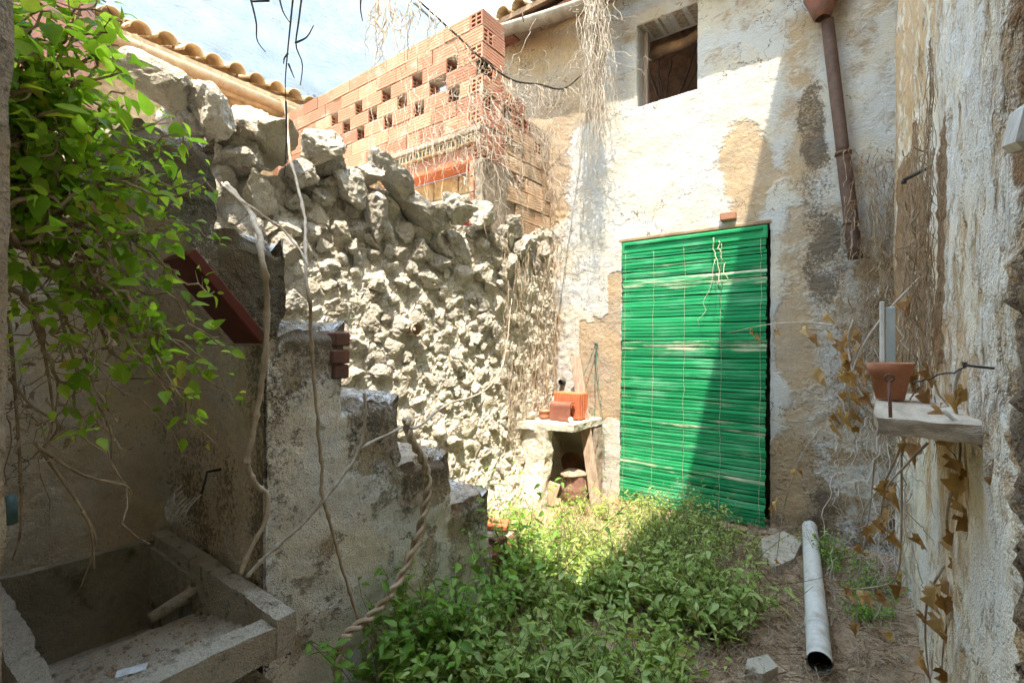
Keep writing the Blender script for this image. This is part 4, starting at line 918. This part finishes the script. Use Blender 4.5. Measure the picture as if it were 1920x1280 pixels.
for k in range(75):
    a = np.array([rng.normal(-1.95, .08), YV+rng.normal(0, .05), rng.uniform(3.4, 4.5)]); c = a+np.array([rng.normal(-.02, .2), rng.normal(0, .06), rng.uniform(-.45, .05)]); tube(mb, wander(a, c, 12, .09), .003, .0012, 4, False)
tag(mb.build('stems', M['vinepale'], hv, True), kind='stuff')
tv = thing('tangled_dry_vine', 'tangle of dry vine twigs draped over the brick parapet corner', 'vine', (-2.55, 3.1, 3.2))
mb = MB()
for k in range(230):
    px = rng.normal(915, 60); py = rng.normal(225, 52); Yp = 2.98-rng.uniform(0, .14) if px < 905 else 3.0+(px-905)/115*.9
    a = at(px, py, 'Y', Yp); v = rng.normal(0, 1, 3)*np.array([.22, .06, .2])+np.array([0, 0, -.12]); tube(mb, wander(a, a+v, 12, .10), rng.uniform(.002, .0042), .0012, 4, False)
for k in range(70):
    px = rng.uniform(690, 1010); py = rng.uniform(120, 300); Yp = 2.98-rng.uniform(0, .1) if px < 905 else 3.0+(px-905)/115*.9
    a = at(px, py, 'Y', Yp); tube(mb, wander(a, a+np.array([rng.normal(0, .08), 0, -rng.uniform(.3, 1.0)]), 18, .06), .003, .0015, 4, False)
for k in range(100):
    px = rng.uniform(965, 1040); py = rng.uniform(230, 520); a = at(px, py, 'Y', 3.95); tube(mb, wander(a, a+np.array([rng.normal(0, .12), rng.normal(0, .05), -rng.uniform(.15, .6)]), 14, .07), .003, .0012, 4, False)
tag(mb.build('stems', M['vinepale'], tv, True), kind='stuff')
fv = thing('rooted_wall_vine', 'grey web of fine dry rootlets on the rubble wall beside the house corner', 'vine', (-2.5, 3.7, 1.2))
mb = MB()
for k in range(140):
    y = rng.uniform(3.2, 4.05); z = rng.uniform(.9, 2.4); a = np.array([XL+.13, y, z]); tube(mb, wander(a, a+np.array([rng.normal(0, .02), rng.normal(0, .06), -rng.uniform(.2, .7)]), 14, .05), .003, .001, 4, False)
tag(mb.build('stems', M['vine'], fv, True), kind='stuff')
def vine_thing(name, label, lines, mat='vine', cat='vine', smooth=True):
    t = thing(name, label, cat, tuple(np.asarray(lines[0][0][0], float)))
    for (pts, r0, r1, n) in lines:
        b = MB(); q = path(pts, n); q = q+.012*np.stack([fbm(q, 8, 3, seed=i+3) for i in range(3)], 1); rr = np.linspace(r0, r1, len(q))*.88; rr = rr*(1+.35*fbm(q, 30, 2, seed=6))*(1+.45*(np.abs(np.sin(np.arange(len(q))*.47)) > .97)); tube(b, q, rr, None, 7); b.build('stem', M[mat], t, smooth)
    return t
X6 = XS+.09
def sx(px, py, o=0): return at(px, py, 'X', X6+o)
vine_thing('thick_stair_vine', 'thick bare vine stem running down the stair edge to the sink', [([at(425, 345, 'X', XL+.25), at(470, 400, 'X', -2.0), sx(492, 470), sx(500, 560), sx(497, 660), sx(488, 740), sx(475, 810), sx(465, 865), sx(478, 905), sx(500, 930), sx(497, 975), sx(475, 1020), sx(455, 1075)], .0115, .008, 110)])
vine_thing('long_stair_vine', 'long thin vine trailing over the stone top and down the stair face', [([at(535, 190, 'X', XL+.2), at(545, 300, 'X', XL+.3), at(570, 400, 'X', -2.0), sx(575, 520), sx(585, 640), sx(590, 740), sx(600, 840), sx(605, 920), sx(622, 990), sx(650, 1090), sx(672, 1160), sx(700, 1205), sx(708, 1275)], .0075, .006, 110), ([at(415, 345, 'X', XL+.2), at(470, 390, 'X', -2.0), at(540, 440, 'X', -1.9), sx(580, 500)], .006, .004, 20)])
vine_thing('crossing_stair_vine', 'pale vine crossing diagonally in front of the stair face', [([sx(683, 735), sx(684, 780), sx(675, 840), sx(640, 895), sx(600, 945), sx(545, 1000), sx(500, 1040), sx(465, 1080)], .008, .007, 80), ([sx(672, 845), sx(710, 820), sx(760, 800), sx(785, 800), at(840, 757, 'X', -2.1), at(905, 735, 'X', -2.3), at(940, 690, 'X', -2.4), at(950, 640, 'X', -2.43), at(960, 560, 'X', -2.45)], .007, .005, 40)], 'vinepale')
tw = thing('twisted_vine_rope', 'two vine stems twisted together like rope hanging off the stairs', 'vine', tuple(sx(785, 800)))
ctr = path([sx(762, 785), sx(770, 820, .02), sx(792, 860, .03), sx(802, 905, .03), sx(795, 960, .03), sx(775, 1030, .03), sx(740, 1100, .03), sx(700, 1150, .03), sx(655, 1185, .03), sx(638, 1215, .03), sx(630, 1290, .03)], 130)
T = np.gradient(ctr, axis=0); T /= np.linalg.norm(T, axis=1)[:, None]; A = np.cross(T, (1., .2, .1)); A /= np.linalg.norm(A, axis=1)[:, None]; B = np.cross(T, A); ph = np.arange(130)*.52
for s in (0, 1):
    b = MB(); tube(b, ctr+.0105*(np.cos(ph+s*math.pi)[:, None]*A+np.sin(ph+s*math.pi)[:, None]*B), .0115, .009, 8); b.build('stem', M['vine'], tw, True)
b = MB(); tube(b, path([ctr[95], sx(705, 1190), sx(690, 1230), sx(683, 1290)], 14), .006, .006, 6); b.build('stem', M['vine'], tw, True)
# dark twigs hanging into the sky
dt = thing('hanging_dark_twigs', 'thin black twigs hanging down against the white wall at the top', 'twig', tuple(dep(545, -40, 1.9)))
for pts in ([(553, -40), (545, 40), (540, 90), (535, 150), (536, 190)], [(570, -40), (560, 40), (555, 85), (567, 120), (563, 160)], [(553, 81), (575, 70), (588, 48)], [(465, -20), (480, 40), (482, 75), (498, 98)], [(505, 2), (470, 3), (520, -2)], [(540, 100), (533, 110), (532, 120)], [(541, 120), (552, 147)], [(520, -20), (530, 20), (543, 42)], [(678, -20), (676, 15), (680, 40)], [(536, 190), (537, 260), (533, 330)]):
    b = MB(); q = path([dep(x, y, 1.9) for x, y in pts], 14); tube(b, q, .0042, .0016, 5); b.build('twig', M['darktwig'], dt, True)
ct = thing('cable_with_twigs', 'dark cable slung from the sky to the house wall with dry twigs on it', 'cable', tuple(dep(770, -10, 3.3)))
b = MB(); q = path([dep(755, -25, 3.2), dep(800, 15, 3.25), dep(860, 70, 3.3), dep(905, 112, 3.35), dep(960, 150, 3.5), dep(1010, 158, 3.8), dep(1060, 165, 4.2), dep(1110, 120, 4.6)], 40); tube(b, q, .007, .007, 6); b.build('cable', M['darktwig'], ct, True)
mb = MB()
for k in range(34):
    px = rng.uniform(690, 790); a = dep(px, rng.uniform(-20, 40), 3.0); tube(mb, wander(a, a+np.array([rng.normal(0, .12), 0, -rng.uniform(.15, .6)]), 12, .09), .0032, .0015, 4, False)
for k in range(60):
    p_ = q[rng.integers(6, 36)]; tube(mb, wander(p_, p_+np.array([rng.normal(0, .1), rng.normal(0, .05), -rng.uniform(.05, .3)]), 10, .06), .0028, .0012, 4, False)
tag(mb.build('twigs', M['vine'], ct, True), kind='stuff')

# ------------------------------------------------------------------ leaves
def leaf_geo(P, D, N, L, W, fold=.18, curl=.25):
    P, D, N = map(lambda q: np.asarray(q, float), (P, D, N)); L = np.asarray(L)[:, None]; W = np.asarray(W)[:, None]
    D = D/np.linalg.norm(D, axis=1)[:, None]; S = np.cross(D, N); S /= np.linalg.norm(S, axis=1)[:, None]+1e-9; N = np.cross(S, D)
    def pt(t, s, h): return P+D*L*t+S*W*s+N*(L*(-curl*t*t)+W*h)
    V = np.stack([pt(0, 0, 0), pt(.33, 0, 0), pt(.68, 0, 0), pt(1, 0, 0), pt(.16, .36, fold*.7), pt(.42, .5, fold), pt(.75, .27, fold*.6), pt(.16, -.36, fold*.7), pt(.42, -.5, fold), pt(.75, -.27, fold*.6)], 1)
    pat = [(0, 1, 4), (1, 5, 4), (1, 2, 6, 5), (2, 3, 6), (0, 7, 1), (1, 7, 8), (1, 8, 9, 2), (2, 9, 3)]
    n = len(P); F = [tuple(i*10+q for q in f) for i in range(n) for f in pat]; return V.reshape(-1, 3), F
# creeper over the doorway jamb
cr = thing('green_creeper', 'bright green leafy creeper spilling in at the upper left over the sink', 'creeper', (-1.75, .16, 1.7))
lp, ld, ln, ll = [], [], [], []
root = dep(-40, 420, 1.15)
tips = [(60, -30), (130, -10), (190, 40), (150, 110), (215, 90), (240, 175), (200, 235), (290, 250), (330, 275), (350, 330), (395, 440), (385, 360), (300, 340), (250, 400), (365, 300), (405, 560), (340, 500), (280, 480), (420, 650), (390, 690), (330, 640), (420, 745), (360, 780), (405, 820), (300, 720), (230, 600), (200, 500), (120, 400), (60, 300), (60, 180), (30, 90), (100, 250), (160, 330), (340, 720), (200, 840), (250, 300), (330, 420), (160, 180), (90, 130), (20, 250), (210, 700), (200, 60), (235, 130), (175, -5), (215, 25), (120, 50), (40, 20), (80, 70), (10, 140), (140, 220), (50, 350), (110, 320), (180, 280)]
bm_ = MB()
for k, (tx, ty) in enumerate(tips):
    t1 = (1.10+.38*max(tx, 0)/420)*rng.uniform(.9, 1.0); sy = 420+(ty-420)*.35+rng.normal(0, 40)
    a = dep(-30, sy, 1.05+.08*rng.random()); c = dep(tx, ty, t1)
    if tx > 290 and 470 < ty: a = dep(60+rng.normal(0, 25), 430+rng.normal(0, 40), 1.15)
    q = wander(a, c, 26, .10, -.03)
    tube(bm_, q, .0065, .002, 5)
    for m in range(31):
        f = (m+rng.random())/31
        if f < .22 and tx > 200: continue
        i = min(int(f*25), 24); p = q[i]; dirv = q[i+1]-q[i]; dirv /= np.linalg.norm(dirv); tl = rng.uniform(.02, .10)*(1-.4*f); dv = dirv*.5+rng.normal(0, .6, 3); dv /= np.linalg.norm(dv); e = p+dv*tl
        if rng.random() < .35: tube(bm_, [p, e], .0018, .001, 3, False)
        for _ in range(2 if rng.random() < .55 else 1):
            lp.append(e+rng.normal(0, .012, 3)); ld.append(dv+np.array([.2, -.2, -.5])*rng.uniform(.2, 1.1)+rng.normal(0, .45, 3)); ln.append(np.array([.25, -.35, 1.0])+rng.normal(0, .5, 3)); ll.append((rng.uniform(.022, .042) if rng.random() < .78 else rng.uniform(.045, .070))*(1.0 if tx < 300 or ty < 300 else .78))
bm_.build('branches', M['twig'], cr, True)
lp, ld, ln, ll = map(np.array, (lp, ld, ln, ll))
vis = np.argsort(-ll/np.maximum(.6, ((lp-CAM)@FW)))
leaf1 = MB().add(*leaf_geo([(0, 0, 0)], [(1, 0, 0)], [(0, 0, 1)], [1.], [.62])).mesh('leaf', M['ivy_o'], True)
leaf2 = MB().add(*leaf_geo([(0, 0, 0)], [(1, 0, 0)], [(0, 0, 1)], [1.], [.72], .05, .1)).mesh('leaf', M['ivy_o'], True)
for n_, i in enumerate(vis[:290]):
    D = Vector(ld[i]).normalized(); S = D.cross(Vector(ln[i])).normalized(); N = S.cross(D); s = float(ll[i])
    Mx = Matrix(((D.x*s, -S.x*s, N.x*s, lp[i][0]), (D.y*s, -S.y*s, N.y*s, lp[i][1]), (D.z*s, -S.z*s, N.z*s, lp[i][2]), (0, 0, 0, 1)))
    obj('leaf', leaf1 if n_ % 2 else leaf2, cr, Mx)
i = vis[290:]; tag(MB().add(*leaf_geo(lp[i], ld[i], ln[i], ll[i], ll[i]*.62)).build('foliage', M['ivy'], cr, True), kind='stuff')
# bare hanging shoots of the creeper
b = MB()
for pts in ([(60, 560), (90, 700), (110, 780), (120, 810)], [(50, 500), (150, 640), (180, 720), (200, 770)], [(60, 830), (120, 910), (155, 960), (175, 1010), (160, 1080), (132, 1130)], [(75, 840), (160, 890), (230, 910), (245, 935)], [(155, 960), (170, 990), (176, 1065)], [(20, 600), (35, 850), (40, 990), (20, 1050)], [(100, 560), (140, 680), (205, 800), (210, 860)], [(200, 560), (240, 640), (300, 710), (330, 760)], [(30, 480), (70, 620), (110, 730), (80, 860)], [(10, 700), (60, 760), (110, 800), (60, 860)]):
    tube(b, wander(dep(*pts[0], 1.2), dep(*pts[0], 1.2), 2, 0), .001, .001, 3, False); q = path([dep(x+rng.normal(0, 4), y, 1.22+.02*j) for j, (x, y) in enumerate(pts)], 20); tube(b, q, .0045, .002, 5)
for k in range(60):
    a = dep(rng.uniform(0, 220), rng.uniform(420, 800), rng.uniform(1.1, 1.35)); tube(b, wander(a, a+rng.normal(0, .12, 3)+np.array([0, 0, -.08]), 10, .06), .0022, .001, 4, False)
b.build('bare_shoots', M['twig'], cr, True)
lp, ld = [], []
for k in range(110): lp.append(dep(rng.uniform(0, 240), rng.uniform(350, 860), rng.uniform(1.15, 1.4))); ld.append(rng.normal(0, 1, 3)+np.array([0, 0, -.6]))
nL = len(lp); tag(MB().add(*leaf_geo(lp, ld, rng.normal(0, 1, (nL, 3)), rng.uniform(.015, .035, nL), rng.uniform(.008, .018, nL), .4, .8)).build('withered_leaves', M['twig'], cr, True), kind='stuff')

def weed_cluster(spots, hgt, leafL, stems, per, droop=.5):
    wr = .12 if per == 3 else .5
    P, D, N, L = [], [], [], []; sb = MB()
    for (x, y, sc) in spots:
        for s in range(stems):
            a = np.array([x+rng.normal(0, .03), y+rng.normal(0, .03), .0]); h = hgt*sc*rng.uniform(.5, 1.15); lean = rng.normal(0, .35, 2)
            c = a+np.array([lean[0]*h*1.3, lean[1]*h*1.3, h]); q = wander(a, c, 7, .03)
            tube(sb, q, .0022, .001, 3, False)
            for m in range(per):
                f = .25+.75*(m+rng.random())/per; i = min(int(f*6), 5); p = q[i]+(q[i+1]-q[i])*(f*6-i); az = rng.uniform(0, 6.28); el = rng.uniform(-droop, .7)
                dv = np.array([math.cos(az)*math.cos(el), math.sin(az)*math.cos(el), math.sin(el)]); P.append(p+dv*.008); D.append(dv); N.append(np.array([0, 0, 1.])+rng.normal(0, .42, 3)); L.append(leafL*rng.uniform(.5, 1.25)*(1.15-.4*f))
    L = np.array(L); return MB().add(*leaf_geo(P, D, N, L, L*wr*rng.uniform(.75, 1.25, len(L)))), sb
def inside(x, y):
    rb = np.interp(y, [1.3, 2.0, 2.5, 3.0, 3.4, 4.0], [-.55, -.62, -.50, -.46, -.55, -.75]); lb = XS+.05 if y < 2.42 else np.interp(y, [2.42, 3.0, 3.4, 4.1], [-2.2, -2.3, -2.1, -1.75])
    return lb < x < rb
def bare(x, y): return math.exp(-(((x+1.85)/.42)**2+((y-3.0)/.55)**2))+.6*math.exp(-(((x+1.35)/.22)**2+((y-2.75)/.3)**2))
def scatter(n, y0, y1, keep=lambda x, y: 1):
    out = []
    while len(out) < n:
        x, y = rng.uniform(-2.3, -.4), rng.uniform(y0, y1)
        nz = float(fbm(np.array([[x, y, 3.3]]), 3.1, 3)[0])
        if inside(x, y) and rng.random() < keep(x, y)*(.45+3.0*nz): out.append((x, y, rng.uniform(.45, 1.15)*(1+1.2*nz)))
    return out
def stuffweed(name, label, spots, hgt, ll_, stems, per, mat, ww=.5):
    t = thing(name, label, 'weeds', (spots[0][0], spots[0][1], 0)); t['kind'] = 'stuff'
    l, s = weed_cluster(spots, hgt, ll_, stems, per); l.build('leaves', M[mat], t, True); tag(s.build('stems', M['stemgreen'], t), kind='stuff')
stuffweed('weeds', 'shaded leafy green weeds covering the near courtyard floor', scatter(105, 1.25, 2.8, lambda x, y: 1-.85*bare(x, y)), .23, .066, 5, 9, 'weed')
stuffweed('weeds', 'small leaved weeds mixed low among the larger leaves near the stairs', scatter(120, 1.3, 3.0, lambda x, y: 1-.6*bare(x, y)), .17, .03, 5, 10, 'weed_l')
stuffweed('weeds', 'low bright green weeds in the sunlit patch before the hearth', scatter(130, 2.5, 4.0, lambda x, y: (1-.85*bare(x, y))*(1 if x < -.95 else .3)), .16, .026, 5, 9, 'weed_l')
stuffweed('weeds', 'bushy green weeds at the foot of the green blind', [(rng.normal(-1.08, .15), rng.uniform(2.75, 3.75), rng.uniform(.5, 1.15)) for _ in range(70)], .32, .036, 6, 9, 'weed')
stuffweed('grass', 'thin upright grass blades scattered among the weeds', scatter(150, 1.4, 3.6), .30, .10, 3, 3, 'weed_l')
def plant(name, label, spots, hgt, ll_, stems, per, mat):
    t = thing(name, label, 'plant', (spots[0][0], spots[0][1], 0)); l, s = weed_cluster(spots, hgt, ll_, stems, per)
    tag(l.build('leaves', M[mat], t, True), kind='stuff'); tag(s.build('stems', M['stemgreen'], t), kind='stuff')
plant('stair_foot_plant', 'dark green leafy plant growing up at the foot of the stair wall', [(XS+.10+rng.uniform(0, .2), rng.uniform(1.25, 1.75), rng.uniform(.7, 1.1)) for _ in range(20)], .42, .065, 4, 11, 'weed_d')
plant('bottom_step_plant', 'tall green plant climbing the broken bottom steps', [(XS+.07+rng.uniform(0, .1), rng.uniform(1.95, 2.25), rng.uniform(.7, 1.2)) for _ in range(9)], .62, .06, 3, 12, 'weed_d')
plant('pipe_side_plant', 'small bright green plant draped over the white plastic pipe', [(-.20+rng.normal(0, .04), 3.75+rng.normal(0, .08), 1) for _ in range(10)], .20, .03, 5, 9, 'weed_d')
plant('corner_plant', 'low green plants between the plastic pipe and the flaking wall', [(rng.uniform(-.1, .1), rng.uniform(3.0, 3.8), rng.uniform(.5, 1)) for _ in range(22)], .15, .028, 4, 8, 'weed_d')
plant('broad_leaf_plant', 'broad leaved light green plant in front of the bare dirt', [(-.62+rng.normal(0, .07), 2.62+rng.normal(0, .1), 1) for _ in range(12)], .2, .06, 4, 7, 'weed')
plant('near_edge_plant', 'pale green leafy plant at the bottom edge beside the dirt', [(-.72+rng.normal(0, .06), 2.0+rng.normal(0, .08), 1) for _ in range(14)], .22, .05, 4, 9, 'weed_l')

# ------------------------------------------------------------------ dry litter on the ground
_gx, _gy = np.meshgrid(np.linspace(-2.4, .3, 136), np.linspace(1.7, 4.2, 126), indexing='ij'); _gh = ground_disp(np.stack([_gx, _gy, _gx*0], -1).reshape(-1, 3))[:, 2].reshape(136, 126)
def gz(x, y): return float(_gh[min(135, max(0, int((x+2.4)/.02))), min(125, max(0, int((y-1.7)/.02)))])
mb = MB()
for k in range(2600):
    x = rng.uniform(-.8, .14) if k < 2300 else rng.uniform(-2.2, -.5); y = rng.uniform(1.9, 4.05); a = np.array([x, y, gz(x, y)+rng.uniform(.002, .03)]); th_ = rng.uniform(0, 6.28); l = rng.uniform(.05, .24)
    tube(mb, wander(a, a+np.array([math.cos(th_)*l, math.sin(th_)*l, rng.uniform(-.01, .05)]), 6, .03), rng.uniform(.0014, .0042), .001, 3, False)
mb2 = MB()
for k in range(1700):
    x, y = (rng.uniform(-2.25, -.7), rng.uniform(2.4, 4.0)) if k < 900 else (rng.uniform(-.8, .14), rng.uniform(1.95, 4.0))
    a = np.array([x, y, gz(x, y)+rng.uniform(0, .02)]); th_ = rng.uniform(0, 6.28); l = rng.uniform(.04, .16); tube(mb2, wander(a, a+np.array([math.cos(th_)*l*.8, math.sin(th_)*l*.8, rng.uniform(.0, .12)]), 5, .02), .0013, .0006, 3, False)
tag(mb2.build('dry_grass', M['vinepale'], None, False), 'pale dry straw scattered over the courtyard floor', 'grass', kind='stuff')
tag(mb.build('dry_litter', M['twig'], None, False), 'tangle of dry brown twigs and straw on the bare ground', 'litter', kind='stuff')
mb = MB()
for k in range(500):
    x, y = rng.uniform(-2.2, .15), rng.uniform(1.8, 4.1); V, F = RV[k % 8]; r = rng.uniform(.004, .014); mb.add(V*r*np.array([1, 1, .6])+np.array([x, y, gz(x, y)+.002]), F)
tag(mb.build('gravel', M['rubble'], None, False), 'small loose pebbles scattered on the dirt', 'gravel', kind='stuff')

# ------------------------------------------------------------------ dead vine with brown leaves along the right wall
dv_ = thing('dead_leafy_vine', 'dead vine with curled brown leaves hanging along the flaking wall', 'vine', (.08, 1.9, 1.0))
def dv_pt(px, py, x): 
    return at(px, py, 'X', x)
shoots = [[(1600, 600, 1.75), (1590, 640, 1.75), (1600, 700, 1.7), (1625, 750, 1.65), (1680, 760, 1.5)], [(1560, 610, 1.9), (1520, 605, 2.2), (1440, 608, 3.0), (1360, 625, 3.9)], [(1725, 520, 1.9), (1650, 600, 1.85), (1600, 690, 1.8), (1590, 800, 1.8)], [(1540, 800, 2.4), (1500, 860, 2.5), (1470, 950, 2.7), (1455, 1060, 3.0)], [(1790, 900, 1.2), (1775, 980, 1.3), (1795, 1080, 1.35), (1770, 1200, 1.4), (1765, 1290, 1.45)], [(1770, 770, 1.05), (1820, 815, 1.0), (1870, 870, .95), (1900, 890, .9)], [(1690, 835, 1.5), (1660, 900, 1.7), (1620, 960, 1.9), (1615, 1040, 2.1)], [(1800, 690, 1.1), (1790, 740, 1.12), (1800, 840, 1.15), (1790, 920, 1.2)], [(1690, 850, 1.6), (1690, 1000, 1.7), (1680, 1080, 1.75), (1640, 1100, 1.9), (1560, 1105, 2.1)], [(1640, 860, 1.9), (1630, 960, 2.0), (1610, 1080, 2.1), (1605, 1180, 2.2)], [(1740, 830, 1.35), (1700, 870, 1.4), (1660, 920, 1.5), (1650, 990, 1.6)], [(1770, 1060, 1.35), (1740, 1120, 1.4), (1735, 1200, 1.5), (1745, 1290, 1.5)]]
sb = MB(); tips_ = []
for sh in shoots:
    q = path([dep(x, y, t) for x, y, t in sh], 26); tube(sb, q, .0042, .002, 5); tips_.append(q)
for k in range(170):
    px = rng.uniform(1560, 1720); py = rng.uniform(520, 1050); a = dep(px, py, rng.uniform(1.7, 2.8)); tube(sb, wander(a, a+np.array([rng.normal(0, .05), rng.normal(0, .15), -rng.uniform(.05, .3)]), 10, .06), .0022, .001, 4, False)
tag(sb.build('stems', M['vinepale'], dv_, True), kind='stuff')
def dead_leaf(seed):
    r_ = np.random.default_rng(seed); n = 15; V = [(0, 0, 0)]
    for k in range(n):
        a = -2.6+5.2*k/(n-1); r = (.55+.22*abs(math.cos(2.5*a))+(.25 if abs(a) < .3 else 0))*(1 if k % 2 else .82); V.append((.25+r*math.cos(a), r*math.sin(a), 0))
    V = np.array(V)*.8; c1 = r_.uniform(.5, 1.3); V[:, 2] += c1*V[:, 1]**2-.55*V[:, 0]**2*r_.uniform(.3, 1)+.45*fbm(V+seed, 2.6, 3); V[:, 1] *= r_.uniform(.55, .8)
    return MB().add(V, [(0, k+1, k+2) for k in range(n-1)]).mesh('leaf', M['dryleaf'], True)
dl = [dead_leaf(s) for s in range(6)]
LP = [(1575, 640, 1.8), (1590, 660, 1.75), (1610, 650, 1.75), (1555, 625, 1.9), (1530, 630, 2.1), (1605, 740, 1.75), (1590, 780, 1.75), (1625, 740, 1.6), (1560, 790, 1.9), (1600, 800, 1.8), (1720, 705, 1.4), (1735, 735, 1.35), (1745, 690, 1.35), (1700, 760, 1.4), (1770, 820, 1.2), (1785, 860, 1.15), (1800, 900, 1.12), (1795, 940, 1.15), (1805, 970, 1.15), (1785, 1000, 1.25), (1870, 890, .95), (1845, 960, 1.05), (1670, 930, 1.6), (1665, 960, 1.6), (1675, 1000, 1.6), (1790, 1050, 1.3), (1755, 1100, 1.35), (1770, 1120, 1.33), (1630, 1115, 1.9), (1650, 1120, 1.85), (1690, 1100, 1.7), (1670, 1185, 1.75), (1780, 1195, 1.35), (1810, 1195, 1.3), (1725, 1010, 1.5), (1760, 1160, 1.4), (1450, 950, 2.7), (1490, 880, 2.5), (1700, 830, 1.45), (1720, 840, 1.4), (1620, 690, 1.7), (1580, 700, 1.8)]
for q in tips_:
    for _ in range(4):
        p_ = q[rng.integers(3, 25)]; v_ = p_-CAM; z_ = v_@FW; LP.append((960+FPX*(v_@RT)/z_+rng.normal(0, 10), 640-FPX*(v_@UP)/z_+rng.uniform(0, 18), z_))
for _ in range(16): LP.append((rng.normal(1600, 28), rng.normal(700, 65), rng.uniform(1.65, 1.95)))
for k, (x, y, t) in enumerate(LP):
    s = rng.uniform(.035, .068); D = Vector((rng.normal(0, .35), rng.normal(0, .35), -1)).normalized(); N = Vector((-1+rng.normal(0, .5), -.7+rng.normal(0, .5), .2)); S = D.cross(N).normalized(); N = S.cross(D); p = dep(x, y, t)
    obj('leaf', dl[k % 6], dv_, Matrix(((D.x*s, S.x*s, N.x*s, p[0]), (D.y*s, S.y*s, N.y*s, p[1]), (D.z*s, S.z*s, N.z*s, p[2]), (0, 0, 0, 1))))
bt = thing('brown_root_mat', 'brown mat of dry rootlets in the corner behind the flower pot', 'vine', (0, 4.0, 1.6))
mb = MB()
for k in range(420):
    px = rng.normal(1650, 32); py = rng.uniform(270, 760); 
    a = at(px, py, 'Y', YB-.10-.1*rng.random()) if px < 1690 else at(px, py, 'X', XR-.06)
    if a[1] < 1.5 or a[1] > 4.2: continue
    tube(mb, wander(a, a+np.array([rng.normal(0, .05), rng.normal(0, .03), -rng.uniform(.08, .4)]), 10, .07), rng.uniform(.0015, .004), .001, 4, False)
for k in range(420):
    y = rng.choice([rng.normal(2.55, .11), rng.normal(1.98, .07), rng.normal(3.2, .2)]); z = rng.uniform(1.25, 2.35); a = np.array([XR-.035, y, z]); tube(mb, wander(a, a+np.array([rng.normal(0, .01), rng.normal(0, .05), -rng.uniform(.05, .22)]), 9, .018), .0014, .0007, 4, False)
tag(mb.build('rootlets', M['twig'], bt, True), kind='stuff')
